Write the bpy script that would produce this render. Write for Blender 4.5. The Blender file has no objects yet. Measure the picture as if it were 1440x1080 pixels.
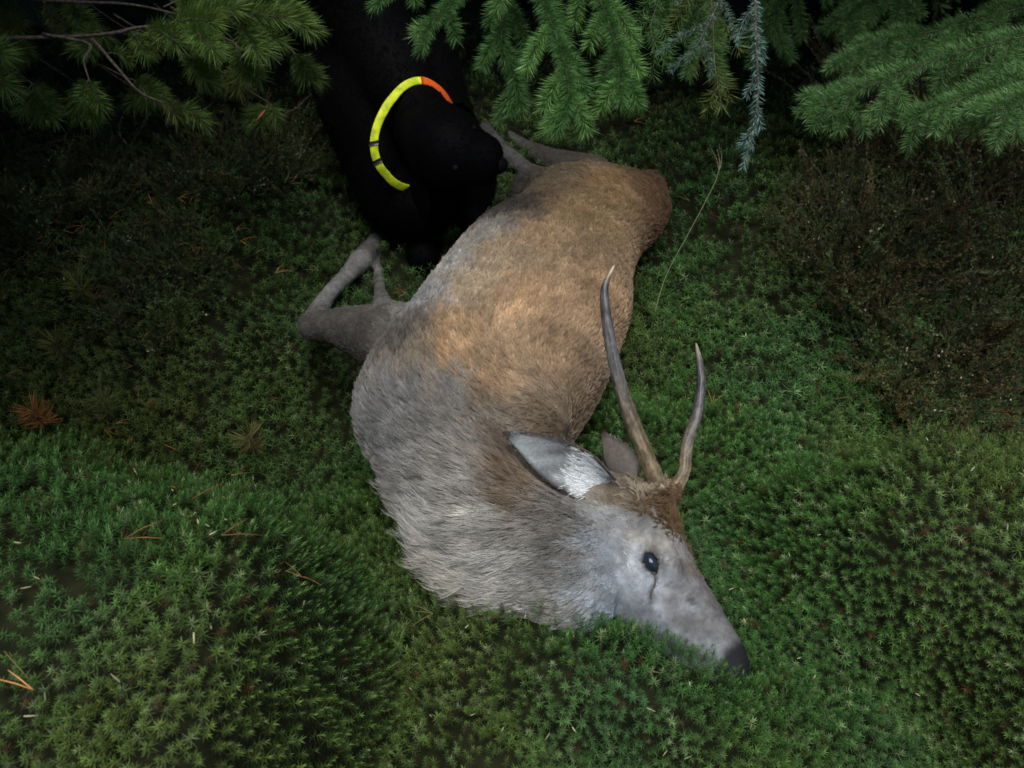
import bpy, math, random
import numpy as np
from mathutils import Vector, Matrix
from mathutils.kdtree import KDTree
from mathutils.bvhtree import BVHTree

# ------------------------------------------------------------------ camera, sky, sun, exposure
S = bpy.context.scene
CAM = np.array([0.0, 0.0, 1.4]); PITCH = math.radians(45); FPX = 1198.0
cd = bpy.data.cameras.new('camera'); cam = bpy.data.objects.new('camera', cd); S.collection.objects.link(cam)
cam.location = CAM; cam.rotation_euler = (math.pi/2 - PITCH, 0, 0)
cd.sensor_width = 36; cd.lens = 36*FPX/1440; cd.clip_start = 0.02; cd.clip_end = 500
cd.dof.use_dof = True; cd.dof.focus_distance = 1.5; cd.dof.aperture_fstop = 7.0
S.camera = cam
W = bpy.data.worlds.new('World'); S.world = W; W.use_nodes = True
nt = W.node_tree; sky = nt.nodes.new('ShaderNodeTexSky'); sky.sky_type = 'NISHITA'; sky.sun_disc = False
SUN_EL, SUN_AZ = math.radians(77), math.radians(185)      # azimuth clockwise from +Y: behind the camera
sky.sun_elevation = SUN_EL; sky.sun_rotation = SUN_AZ; sky.air_density = 1.0; sky.dust_density = 2.5; sky.ozone_density = 1.0
nt.links.new(sky.outputs[0], nt.nodes['Background'].inputs[0]); nt.nodes['Background'].inputs[1].default_value = 0.05
sl = bpy.data.lights.new('overcast_sun', 'SUN'); sl.energy = 1.5; sl.angle = math.radians(42); sl.color = (1.0, 0.97, 0.93)
so = bpy.data.objects.new('overcast_sun', sl); S.collection.objects.link(so)
sd = Vector((math.sin(SUN_AZ)*math.cos(SUN_EL), math.cos(SUN_AZ)*math.cos(SUN_EL), math.sin(SUN_EL)))
so.rotation_euler = sd.to_track_quat('Z', 'Y').to_euler(); so.location = (0, -2, 6)
vs = S.view_settings; vs.view_transform = 'Standard'; vs.look = 'None'; vs.gamma = 1; vs.exposure = 1.33; vs.use_curve_mapping = False
S.cycles.use_denoising = True; S.cycles.denoising_prefilter = 'NONE'
S.cycles.filter_width = 1.6
S.cycles.max_bounces = 5; S.cycles.diffuse_bounces = 3; S.cycles.glossy_bounces = 2; S.cycles.transparent_max_bounces = 4
S.cycles_curves.shape = 'RIBBONS'; S.cycles_curves.subdivisions = 2

rng = np.random.default_rng(7); random.seed(7)
CF = np.array([0, math.cos(PITCH), -math.sin(PITCH)]); CU = np.array([0, math.sin(PITCH), math.cos(PITCH)]); CR = np.array([1., 0, 0])
def ray(px, py): return CR*((px-720)/FPX) + CU*((540-py)/FPX) + CF
def P(px, py, z):
    d = ray(px, py); return CAM + d*((z-CAM[2])/d[2])
def at(px, py, depth): return CAM + ray(px, py)*depth
def c2w(v): return CR*v[0] + CU*v[1] - CF*v[2]
def lin(*c):
    c = np.array(c, float)/255; return np.where(c < .04045, c/12.92, ((c+.055)/1.055)**2.4)
def nrm(a): 
    a = np.asarray(a, float); return a/np.maximum(np.linalg.norm(a, axis=-1, keepdims=True), 1e-9)

# ------------------------------------------------------------------ object helpers
COL = S.collection
def tag(o, label=None, cat=None, group=None, kind=None):
    if label: o['label'] = label
    if cat: o['category'] = cat
    if group: o['group'] = group
    if kind: o['kind'] = kind
    return o
def link(o, parent=None):
    COL.objects.link(o)
    if parent is not None: o.parent = parent
    return o
def empty(name, loc=(0, 0, 0)):
    o = bpy.data.objects.new(name, None); o.location = loc; o.empty_display_size = .05; return link(o)
def mesh_np(name, V, F, mat=None, col=None, smooth=False):
    """V (n,3); F (m,3) or (m,4) array or list of those"""
    V = np.asarray(V, np.float32); Fs = F if isinstance(F, list) else [F]
    Fs = [np.asarray(f, np.int32) for f in Fs if len(f)]
    me = bpy.data.meshes.new(name)
    me.vertices.add(len(V)); me.vertices.foreach_set('co', V.ravel())
    nl = sum(f.size for f in Fs); nf = sum(len(f) for f in Fs)
    me.loops.add(nl); me.polygons.add(nf)
    me.loops.foreach_set('vertex_index', np.concatenate([f.ravel() for f in Fs]))
    cnt = np.concatenate([np.full(len(f), f.shape[1]) for f in Fs])
    me.polygons.foreach_set('loop_start', np.concatenate([[0], np.cumsum(cnt)[:-1]]).astype(np.int32))
    if smooth: me.polygons.foreach_set('use_smooth', np.ones(nf, bool))
    if col is not None:
        a = me.attributes.new('Col', 'FLOAT_COLOR', 'POINT')
        c = np.ones((len(V), 4), np.float32); c[:, :3] = col; a.data.foreach_set('color', c.ravel())
    me.update(calc_edges=True)
    if mat: me.materials.append(mat)
    return me
def obj(name, me, parent=None, loc=None):
    o = bpy.data.objects.new(name, me); link(o, parent)
    if loc is not None: o.location = loc
    elif parent is not None and parent.parent is None: o.location = -parent.location   # meshes are in world coordinates
    return o
class Parts:
    def __init__(s): s.V, s.F3, s.F4, s.C, s.n = [], [], [], [], 0
    def add(s, V, F, C=None):
        V = np.asarray(V, float); F = np.asarray(F, int)
        (s.F4 if F.shape[1] == 4 else s.F3).append(F+s.n); s.V.append(V); s.n += len(V)
        s.C.append(np.broadcast_to(np.asarray((1, 1, 1) if C is None else C, float), (len(V), 3)))
    def mesh(s, name, mat, smooth=True):
        Fs = []
        if s.F3: Fs.append(np.concatenate(s.F3))
        if s.F4: Fs.append(np.concatenate(s.F4))
        return mesh_np(name, np.concatenate(s.V), Fs, mat, np.concatenate(s.C), smooth)
def catmull(pts, n):
    pts = np.asarray(pts, float); p = np.vstack([2*pts[0]-pts[1], pts, 2*pts[-1]-pts[-2]])
    t = np.linspace(0, len(pts)-1-1e-6, n); i = t.astype(int); f = (t-i)[:, None]
    a, b, c, d = p[i], p[i+1], p[i+2], p[i+3]
    return .5*((2*b)+(-a+c)*f+(2*a-5*b+4*c-d)*f*f+(-a+3*b-3*c+d)*f**3)
def frames(path):
    T = nrm(np.gradient(path, axis=0)); ref = np.array([0, 0, 1.]) if abs(T[0][2]) < .9 else np.array([1., 0, 0])
    A = []; a = nrm(np.cross(T[0], ref))
    for t in T:
        a = nrm(a-t*np.dot(a, t)); A.append(a)
    A = np.array(A); return T, A, np.cross(T, A)
def ring_faces(nr, m, base=0):
    i = np.arange(nr-1)[:, None]*m; j = np.arange(m)[None]; k = (j+1) % m
    return np.stack([i+j, i+k, i+m+k, i+m+j], -1).reshape(-1, 4)+base
def tube(path, rad, m=8, jitter=0.0, cap=True):
    path = np.asarray(path, float); rad = np.broadcast_to(np.asarray(rad, float), (len(path),))
    T, A, B = frames(path); a = np.linspace(0, 2*math.pi, m, endpoint=False)
    r = rad[:, None]*(1+jitter*rng.normal(size=(len(path), m)))
    V = path[:, None]+r[..., None]*(np.cos(a)[None, :, None]*A[:, None]+np.sin(a)[None, :, None]*B[:, None])
    V = V.reshape(-1, 3); F = ring_faces(len(path), m)
    if cap:
        n = len(V); V = np.vstack([V, path[0]-T[0]*rad[0]*.5, path[-1]+T[-1]*rad[-1]*.5])
        j = np.arange(m); k = (j+1) % m; e = (len(path)-1)*m
        F = np.vstack([F, np.stack([k, j, j*0+n, j*0+n], -1), np.stack([e+j, e+k, j*0+n+1, j*0+n+1], -1)])
        tri = F[-2*m:][:, :3]; F = F[:-2*m]
        return V, F, tri
    return V, F, np.zeros((0, 3), int)
def add_tube(pt, path, rad, m=8, C=None, jitter=0.0):
    V, F, T = tube(path, rad, m, jitter); n = pt.n; pt.add(V, F, C)
    if len(T): pt.F3.append(T+n)

# ------------------------------------------------------------------ materials
def new_mat(name):
    m = bpy.data.materials.new(name); m.use_nodes = True; return m, m.node_tree, m.node_tree.nodes['Principled BSDF']
def mat_attr(name, rough=.6, spec=.3, trans=0.0, noise=None, bump=0.0, scale=60.0, gain=1.0):
    m, t, b = new_mat(name); a = t.nodes.new('ShaderNodeAttribute'); a.attribute_name = 'Col'
    src = a.outputs['Color']
    if noise:
        n = t.nodes.new('ShaderNodeTexNoise'); n.inputs['Scale'].default_value = scale; n.inputs['Detail'].default_value = 5
        co = t.nodes.new('ShaderNodeTexCoord'); t.links.new(co.outputs['Object'], n.inputs['Vector'])
        r = t.nodes.new('ShaderNodeMapRange'); r.inputs[1].default_value = .25; r.inputs[2].default_value = .75
        r.inputs[3].default_value = 1-noise; r.inputs[4].default_value = 1+noise
        t.links.new(n.outputs['Fac'], r.inputs[0])
        mx = t.nodes.new('ShaderNodeVectorMath'); mx.operation = 'SCALE'
        t.links.new(src, mx.inputs[0]); t.links.new(r.outputs[0], mx.inputs['Scale']); src = mx.outputs[0]
        if bump:
            bp = t.nodes.new('ShaderNodeBump'); bp.inputs['Strength'].default_value = bump; bp.inputs['Distance'].default_value = .002
            t.links.new(n.outputs['Fac'], bp.inputs['Height']); t.links.new(bp.outputs[0], b.inputs['Normal'])
    t.links.new(src, b.inputs['Base Color'])
    b.inputs['Roughness'].default_value = rough; b.inputs['Specular IOR Level'].default_value = spec
    if trans:
        tr = t.nodes.new('ShaderNodeBsdfTranslucent'); t.links.new(src, tr.inputs['Color'])
        mix = t.nodes.new('ShaderNodeMixShader'); mix.inputs[0].default_value = trans
        t.links.new(b.outputs[0], mix.inputs[1]); t.links.new(tr.outputs[0], mix.inputs[2])
        t.links.new(mix.outputs[0], t.nodes['Material Output'].inputs['Surface'])
    return m
def mat_plain(name, c, rough=.5, spec=.5, coat=0, noise=0, scale=80.0, bump=0.0, stretch=None, c2=None):
    m, t, b = new_mat(name); b.inputs['Base Color'].default_value = (*c, 1)
    b.inputs['Roughness'].default_value = rough; b.inputs['Specular IOR Level'].default_value = spec; b.inputs['Coat Weight'].default_value = coat
    if noise or bump:
        n = t.nodes.new('ShaderNodeTexNoise'); n.inputs['Scale'].default_value = scale; n.inputs['Detail'].default_value = 6
        co = t.nodes.new('ShaderNodeTexCoord'); mp = t.nodes.new('ShaderNodeMapping')
        if stretch: mp.inputs['Scale'].default_value = stretch
        t.links.new(co.outputs['Object'], mp.inputs['Vector']); t.links.new(mp.outputs[0], n.inputs['Vector'])
        cr = t.nodes.new('ShaderNodeValToRGB'); e = cr.color_ramp.elements
        c2 = c2 if c2 is not None else tuple(x*(1-noise) for x in c)
        e[0].position = .32; e[0].color = (*c2, 1); e[1].position = .68; e[1].color = (*[min(1, x*(1+noise)) for x in c], 1)
        t.links.new(n.outputs['Fac'], cr.inputs[0]); t.links.new(cr.outputs[0], b.inputs['Base Color'])
        if bump:
            bp = t.nodes.new('ShaderNodeBump'); bp.inputs['Strength'].default_value = bump; bp.inputs['Distance'].default_value = .003
            t.links.new(n.outputs['Fac'], bp.inputs['Height']); t.links.new(bp.outputs[0], b.inputs['Normal'])
    return m
M_soil = mat_plain('forest_soil', (.014, .016, .007), .95, .1, noise=.5, scale=35, bump=.8, c2=(.007, .009, .004))
M_moss = mat_attr('moss_leaf', .65, .25, trans=.25)
M_needle = mat_attr('conifer_needle', .5, .35, trans=.15)
M_bark = mat_plain('twig_bark', (.10, .085, .07), .85, .2, noise=.5, scale=120, bump=.6, c2=(.045, .035, .028))
M_trunk = mat_plain('trunk_bark', (.075, .055, .042), .9, .2, noise=.6, scale=25, bump=1.0, stretch=(1, 1, .25))
M_skin = mat_attr('deer_skin', .8, .15, noise=.25, scale=120)
M_fur = mat_attr('deer_fur', .6, .2)
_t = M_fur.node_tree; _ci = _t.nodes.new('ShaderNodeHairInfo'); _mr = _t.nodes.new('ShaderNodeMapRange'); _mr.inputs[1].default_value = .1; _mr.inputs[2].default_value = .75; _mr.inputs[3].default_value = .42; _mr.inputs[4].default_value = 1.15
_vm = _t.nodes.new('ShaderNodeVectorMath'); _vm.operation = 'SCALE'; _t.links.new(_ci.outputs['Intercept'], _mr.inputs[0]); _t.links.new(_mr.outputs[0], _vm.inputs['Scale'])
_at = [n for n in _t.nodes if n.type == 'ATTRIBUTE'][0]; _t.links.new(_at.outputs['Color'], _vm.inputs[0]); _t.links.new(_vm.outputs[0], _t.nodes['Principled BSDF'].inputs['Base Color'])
M_hide = mat_plain('dog_skin', (.0022, .0024, .0030), .7, .04)
M_dogfur = mat_plain('dog_fur', (.0022, .0024, .0030), .65, .04)
M_litter = mat_attr('dry_litter', .7, .3)

# ------------------------------------------------------------------ ground
def vnoise(x, y, s, seed):
    r = np.random.default_rng(seed); g = r.normal(size=(64, 64))
    u, v = x/s+20.3, y/s+20.7; i, j = np.floor(u).astype(int), np.floor(v).astype(int); f, h = u-i, v-j
    f = f*f*(3-2*f); h = h*h*(3-2*h); q = lambda a, b: g[a % 64, b % 64]
    return (q(i, j)*(1-f)+q(i+1, j)*f)*(1-h)+(q(i, j+1)*(1-f)+q(i+1, j+1)*f)*h
def gauss(x, y, cx, cy, sx, sy, rot=0):
    c, s = math.cos(rot), math.sin(rot); u = (x-cx)*c+(y-cy)*s; v = -(x-cx)*s+(y-cy)*c
    return np.exp(-.5*((np.abs(u)/sx)**2.6+(np.abs(v)/sy)**2.6))
def ground_z(x, y):
    x = np.asarray(x, float); y = np.asarray(y, float)
    sm = lambda t: (lambda u: u*u*(3-2*u))(np.clip(t, 0, 1))
    wx = x+.05*vnoise(x, y, .25, 5); wy = y+.035*vnoise(x, y, .22, 6)
    rise = .30+.20*sm((y-.20)/.52)
    z = rise*sm((-.235-wx)/.17)*sm((.93-.10*(x+.5)**2-wy)/.14)*(1-.25*sm((-1.1-x)/.4))     # left foreground hummock, highest at its far edge
    z += .60*rise*sm((wx-.36-.40*np.clip(.80-y, 0, 1))/.40)*sm((1.07-.03*(x-.8)-wy)/.14)          # right hummock
    z += .05*gauss(x, y, .55, 1.12, .14, .10)
    z += .12*gauss(x, y, .78, 1.75, .28, .55, .2)            # bank along the back of the deer
    z += .10*gauss(x, y, -1.15, 1.55, .45, .35)
    z += .14*gauss(x, y, 1.55, 2.1, .5, .6)
    z += .022*vnoise(x, y, .22, 1)+.010*vnoise(x, y, .09, 2)+.05*vnoise(x, y, 1.6, 3)
    far = np.clip((np.hypot(x, y-1.2)-4)/20, 0, 1); z += far*1.2*vnoise(x, y, 6.0, 4)
    body = gauss(x, y, -.02, 1.42, .26, .62, -.72)           # the hollow the deer lies in
    head = gauss(x, y, .22, .92, .12, .2, .6)
    return z*(1-.9*np.maximum(body, .75*head))+.150*gauss(x, y, .17, .600, .20, .080, -.30)-.28*gauss(x, y, -.84, 1.32, .44, .27)-.24*gauss(x, y, 1.10, 1.38, .42, .24)+.05*gauss(x, y, .05, .36, .4, .18)   # moss in front of the muzzle
def build_ground():
    a = np.concatenate([-np.geomspace(60, 2.4, 22)[:-1], np.linspace(-2.4, 2.4, 193), np.geomspace(2.4, 60, 22)[1:]])
    X, Y = np.meshgrid(a, a+1.2); V = np.stack([X, Y, ground_z(X, Y)], -1).reshape(-1, 3); n = len(a)
    i = np.arange(n-1)[:, None]*n; j = np.arange(n-1)[None]
    F = np.stack([i+j, i+j+1, i+n+j+1, i+n+j], -1).reshape(-1, 4)
    return tag(obj('ground', mesh_np('ground', V, F, M_soil, smooth=True)), kind='structure')
ground = build_ground()

# ------------------------------------------------------------------ animal helpers
class Loft:
    """closed elliptical lofts that carry a hair direction and a hair length; they are fused by a voxel remesh"""
    def __init__(s): s.parts = Parts(); s.dir = []; s.len = []; s.pid = []
    def add(s, C, A, B, dirv, hl, pid, m=28, p=2.2):
        n = len(C); a = np.linspace(0, 2*math.pi, m, endpoint=False); ca, sa = np.cos(a), np.sin(a)
        ca = np.sign(ca)*np.abs(ca)**(2/p); sa = np.sign(sa)*np.abs(sa)**(2/p)
        V = C[:, None]+ca[None, :, None]*A[:, None]+sa[None, :, None]*B[:, None]
        V = V.reshape(-1, 3); F = ring_faces(n, m); k = len(V)
        j = np.arange(m); q = (j+1) % m; e = (n-1)*m
        b = s.parts.n; s.parts.add(np.vstack([V, C[0], C[-1]]), F)
        s.parts.F3.append(np.vstack([np.stack([q, j, j*0+k], -1), np.stack([e+j, e+q, j*0+k+1], -1)])+b)
        d = np.repeat(dirv, m, 0); s.dir.append(np.vstack([d, dirv[0], dirv[-1]]))
        h = np.repeat(np.broadcast_to(hl, (n,)), m); s.len.append(np.concatenate([h, [h[0], h[-1]]]))
        s.pid.append(np.full(k+2, pid))
    def limb(s, pts, rad, hl, pid, n=None, flat=1.0):
        n = n or len(pts)*6; c = catmull(pts, n); r = np.interp(np.linspace(0, 1, n), np.linspace(0, 1, len(rad)), rad)
        T, A, B = frames(c)
        s.add(c, A*r[:, None], B*(r*flat)[:, None], T, hl, pid, m=18, p=2)
        for e, q in ((0, -1), (-1, 1)):         # rounded ends
            t = np.linspace(0, 1, 5); cc = c[e]+q*T[e]*(r[e]*t)[:, None]*.9; rr = r[e]*np.sqrt(1-(t*.97)**2)
            if q < 0: cc, rr = cc[::-1], rr[::-1]
            s.add(cc, A[e]*rr[:, None], B[e]*(rr*flat)[:, None], np.repeat(T[e][None], 5, 0), hl, pid, m=18, p=2)
    def fuse(s, name, voxel, smooth):
        me = s.parts.mesh(name, None); o = bpy.data.objects.new(name, me); COL.objects.link(o)
        r = o.modifiers.new('r', 'REMESH'); r.mode = 'VOXEL'; r.voxel_size = voxel; r.use_smooth_shade = True
        q = o.modifiers.new('s', 'SMOOTH'); q.factor = .5; q.iterations = smooth
        dg = bpy.context.evaluated_depsgraph_get(); dg.update()
        out = bpy.data.meshes.new_from_object(o.evaluated_get(dg)); bpy.data.objects.remove(o); bpy.data.meshes.remove(me)
        out.name = name
        V = np.empty(len(out.vertices)*3, np.float32); out.vertices.foreach_get('co', V); V = V.reshape(-1, 3).astype(float)
        src = np.concatenate(s.parts.V); kd = KDTree(len(src))
        for i, v in enumerate(src): kd.insert(v, i)
        kd.balance(); D = np.concatenate(s.dir); L = np.concatenate(s.len); PID = np.concatenate(s.pid)
        dd = np.zeros((len(V), 3)); ll = np.zeros(len(V)); pp = np.zeros(len(V), int)
        for i, v in enumerate(V):
            hits = kd.find_n(v, 6); w = np.array([1/(h[2]+.004)**2 for h in hits]); k = [h[1] for h in hits]
            dd[i] = (D[k]*w[:, None]).sum(0)/w.sum(); ll[i] = (L[k]*w).sum()/w.sum(); pp[i] = PID[k[0]]
        return out, V, nrm(dd), ll, pp
def tris_of(me):
    me.calc_loop_triangles(); t = np.empty(len(me.loop_triangles)*3, np.int32); me.loop_triangles.foreach_get('vertices', t); return t.reshape(-1, 3)
def normals_of(me):
    n = np.empty(len(me.vertices)*3, np.float32); me.vertices.foreach_get('normal', n); return n.reshape(-1, 3).astype(float)
def grow(V, T, N, direc, length, color, tufts, per, lift, rad, mask=None, clump=.004, curl=.25, cvar=.22, npt=5, seed=1, tint=None):
    """hair strands: tufts * per strands; every array is per vertex. returns (pos (k,npt,3), radius, colour)"""
    r = np.random.default_rng(seed)
    tv = V[T]; area = np.linalg.norm(np.cross(tv[:, 1]-tv[:, 0], tv[:, 2]-tv[:, 0]), axis=1)
    w = area*(mask[T].mean(1) if mask is not None else 1); w = w/w.sum()
    ti = r.choice(len(T), tufts, p=w); u = r.random((tufts, 2)); f = u.sum(1) > 1; u[f] = 1-u[f]
    bc = np.stack([1-u.sum(1), u[:, 0], u[:, 1]], 1)
    bar = lambda a: (a[T[ti]]*bc[..., None]).sum(1) if a.ndim == 2 else (a[T[ti]]*bc).sum(1)
    p, n, d, L = bar(V), nrm(bar(N)), bar(direc), bar(length); c = color(p) if callable(color) else bar(color)
    d = nrm(d-n*(d*n).sum(1, keepdims=True)); s = np.cross(n, d)
    d = nrm(d+s*r.normal(size=(tufts, 1))*curl)
    L = L*np.exp(r.normal(size=tufts)*.18); lf = bar(lift) if isinstance(lift, np.ndarray) else np.full(tufts, lift)
    lf = lf*np.exp(r.normal(size=tufts)*.25)
    br = np.exp(.9*cvar-np.abs(r.normal(size=tufts))*cvar*2.0)[:, None]      # mostly pale with darker locks between; c = c*br
    t = np.linspace(0, 1, npt)
    rep = lambda a: np.repeat(a, per, 0)
    p, n, d, s, L, lf, c = map(rep, (p, n, d, s, L, lf, c)); k = len(p)
    ang = r.random(k)*2*math.pi; rr = np.sqrt(r.random(k))*clump
    off = d*(np.cos(ang)*rr)[:, None]+s*(np.sin(ang)*rr)[:, None]
    L = L*(.75+.4*r.random(k)); side = r.normal(size=(k, 1))*.10
    h = np.sin(t*1.6)*1.05                                       # rises, then lies over
    pos = p[:, None]+off[:, None]*(1-.6*t)[None, :, None]-n[:, None]*.002 \
        + (d+s*side)[:, None]*(L[:, None]*t[None])[..., None]+n[:, None]*(L*lf)[:, None, None]*h[None, :, None]
    pos[:, 1:] += r.normal(size=(k, npt-1, 3))*.0006
    radius = rad*(1-.85*t**2)[None]*np.ones((k, 1))
    c = c*np.exp(r.normal(size=(k, 1))*.10)
    return pos, radius, c
def hair_object(name, packs, mat, parent):
    npt = packs[0][0].shape[1]; pos = np.concatenate([a[0] for a in packs]); rad = np.concatenate([a[1] for a in packs]); col = np.concatenate([a[2] for a in packs])
    cv = bpy.data.hair_curves.new(name); cv.add_curves([npt]*len(pos))
    cv.attributes['position'].data.foreach_set('vector', pos.astype(np.float32).ravel())
    ra = cv.attributes.get('radius') or cv.attributes.new('radius', 'FLOAT', 'POINT'); ra.data.foreach_set('value', rad.astype(np.float32).ravel())
    ca = cv.attributes.new('Col', 'FLOAT_COLOR', 'CURVE'); c4 = np.ones((len(col), 4), np.float32); c4[:, :3] = np.clip(col, 0, 1); ca.data.foreach_set('color', c4.ravel())
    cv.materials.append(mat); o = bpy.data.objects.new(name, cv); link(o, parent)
    if parent.parent is None: o.location = -parent.location
    return o
def set_col(me, c):
    a = me.attributes.get('Col') or me.attributes.new('Col', 'FLOAT_COLOR', 'POINT'); q = np.ones((len(me.vertices), 4), np.float32); q[:, :3] = c
    a.data.foreach_set('color', q.ravel())

# ------------------------------------------------------------------ the deer
HF = nrm(c2w((.59, -.70, .40))); HR = c2w((-.386, .188, .899)); HR = nrm(HR-HF*np.dot(HR, HF)); HD = np.cross(HR, HF)
EYE = P(914, 790, .20)
H0 = EYE-HR*.072                                     # head origin: level with the eyes, on the mid plane
def hd(x, d, r): return H0+HF*x+HD*d+HR*r
def build_deer():
    deer = empty('deer', P(700, 520, 0.0))
    tag(deer, 'dead grey brown young stag with two spike antlers lying on the moss', 'deer')
    L = Loft()
    # torso and neck: belly edge pixel, back edge pixel, mid height, half height
    st = [(900, 252, 932, 302, .115, .055, .012), (822, 252, 934, 310, .120, .090, .013), (745, 266, 932, 320, .130, .115, .014),
          (722, 304, 902, 348, .150, .128, .015), (660, 350, 888, 392, .165, .165, .015), (604, 418, 886, 440, .175, .178, .015),
          (575, 458, 864, 502, .180, .184, .015), (522, 524, 840, 556, .178, .180, .017), (500, 590, 800, 616, .168, .168, .021),
          (530, 652, 764, 652, .155, .148, .024), (582, 726, 764, 674, .145, .128, .032), (612, 792, 778, 696, .140, .112, .035),
          (672, 838, 798, 712, .140, .104, .034), (742, 862, 818, 722, .142, .096, .027), (800, 886, 850, 734, .142, .080, .020), (862, 868, 888, 752, .130, .045, .008)]
    Ls = np.array([P(a, b, z) for a, b, c, d, z, h, l in st]); Rs = np.array([P(c, d, z) for a, b, c, d, z, h, l in st])
    hh = np.array([s[5] for s in st]); hl = np.array([s[6] for s in st]); n = 84
    Lc, Rc = catmull(Ls, n), catmull(Rs, n); h = catmull(hh[:, None], n)[:, 0]; hl = catmull(hl[:, None], n)[:, 0]
    C = (Lc+Rc)/2; A = (Rc-Lc)/2; T = nrm(np.gradient(C, axis=0)); ven = -nrm(A); tt = np.linspace(0, 1, n)
    vw = np.interp(tt, [0, .35, .52, .68, .82, 1], [.05, .15, .25, .75, .9, .55])[:, None]
    L.add(C, A, np.stack([0*h, 0*h, h], -1), nrm(-T+ven*vw), hl, 0, m=40, p=2.15)
    # rounded rump
    t = np.linspace(0, 1, 6); out = nrm(P(960, 240, .14)-P(860, 300, .14))
    L.add(C[0]+out*(.05*t)[:, None], A[0]*np.sqrt(1-(.96*t)**2)[:, None], np.stack([0*t, 0*t, h[0]*np.sqrt(1-(.96*t)**2)], -1), np.repeat(out[None], 6, 0), .02, 0, m=24)
    # thigh, shoulder blade
    L.limb([P(885, 292, .15), P(815, 284, .165), P(748, 274, .14)], [.090, .100, .065], .014, 1)
    L.limb([P(745, 585, .235), P(640, 540, .235), P(588, 484, .20)], [.085, .112, .082], .018, 0)
    # right foreleg folded at the knee, lower leg, then the left foreleg under it
    L.limb([P(605, 496, .19), P(556, 480, .18), P(510, 468, .16), P(470, 460, .14), P(440, 459, .125)], [.092, .086, .062, .041, .036], .009, 2)
    L.limb([P(440, 452, .10), P(462, 415, .085), P(488, 388, .07), P(506, 368, .06)], [.027, .0195, .0215, .030], .006, 3)
    L.limb([P(506, 368, .06), P(520, 352, .05), P(530, 340, .045)], [.031, .026, .026], .006, 3)
    L.limb([P(575, 462, .09), P(543, 438, .07), P(535, 412, .05), P(533, 385, .03), P(534, 362, .02)], [.06, .032, .016, .014, .016], .007, 3)
    # hind legs
    L.limb([P(765, 262, .12), P(740, 240, .10), P(708, 210, .10), P(682, 182, .10)], [.05, .026, .020, .022], .008, 4)
    L.limb([P(830, 252, .10), P(776, 226, .08), P(738, 206, .07), P(698, 184, .06)], [.07, .036, .021, .022], .008, 4)
    # tail stub
    L.limb([P(912, 264, .15), P(930, 286, .13), P(933, 306, .10)], [.035, .026, .016], .014, 5)
    # head
    xs = [-.21, -.165, -.12, -.08, -.04, 0, .04, .08, .12, .16, .195, .216, .232]
    top = [.018, .044, .074, .085, .074, .056, .044, .036, .029, .022, .014, .004, -.016]
    bot = [-.115, -.148, -.165, -.162, -.150, -.134, -.118, -.106, -.098, -.091, -.085, -.077, -.056]
    wid = [.066, .076, .080, .079, .077, .074, .063, .052, .045, .042, .042, .038, .024]
    n = 60; q = catmull(np.stack([xs, top, bot, wid], 1), n)
    C = hd(0, 0, 0)+q[:, :1]*HF+((q[:, 1]+q[:, 2])/2)[:, None]*HD
    L.add(C, HD*((q[:, 1]-q[:, 2])/2)[:, None], HR*q[:, 3:4], np.repeat((-HF*.9-HD*.25)[None], n, 0), np.interp(q[:, 0], [-.2, -.12, -.05, .05, .23], [.018, .014, .011, .008, .005]), 6, m=36, p=2.25)
    for sgn in (1, -1):
        L.limb([hd(-.085, .060, .034*sgn), hd(-.088, .088, (.037 if sgn > 0 else .050)*sgn)], [.024, .0175], .010, 6)      # pedicles
        L.limb([hd(-.025, .030, .058*sgn), hd(.005, .030, .064*sgn), hd(.035, .018, .052*sgn)], [.016, .020, .014], .006, 6)   # brow
        L.limb([hd(.03, -.035, .050*sgn), hd(-.04, -.04, .060*sgn), hd(-.10, -.05, .060*sgn)], [.014, .020, .018], .010, 6)  # cheek
    me, V, D, HL, PID = L.fuse('body', .0075, 4)
    HL = HL*(1-.55*np.exp(-((V-P(800, 610, .2))**2).sum(1)/.15**2)); N = normals_of(me); T = tris_of(me); bvh = BVHTree.FromPolygons([tuple(v) for v in V], [tuple(t) for t in T])
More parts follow.
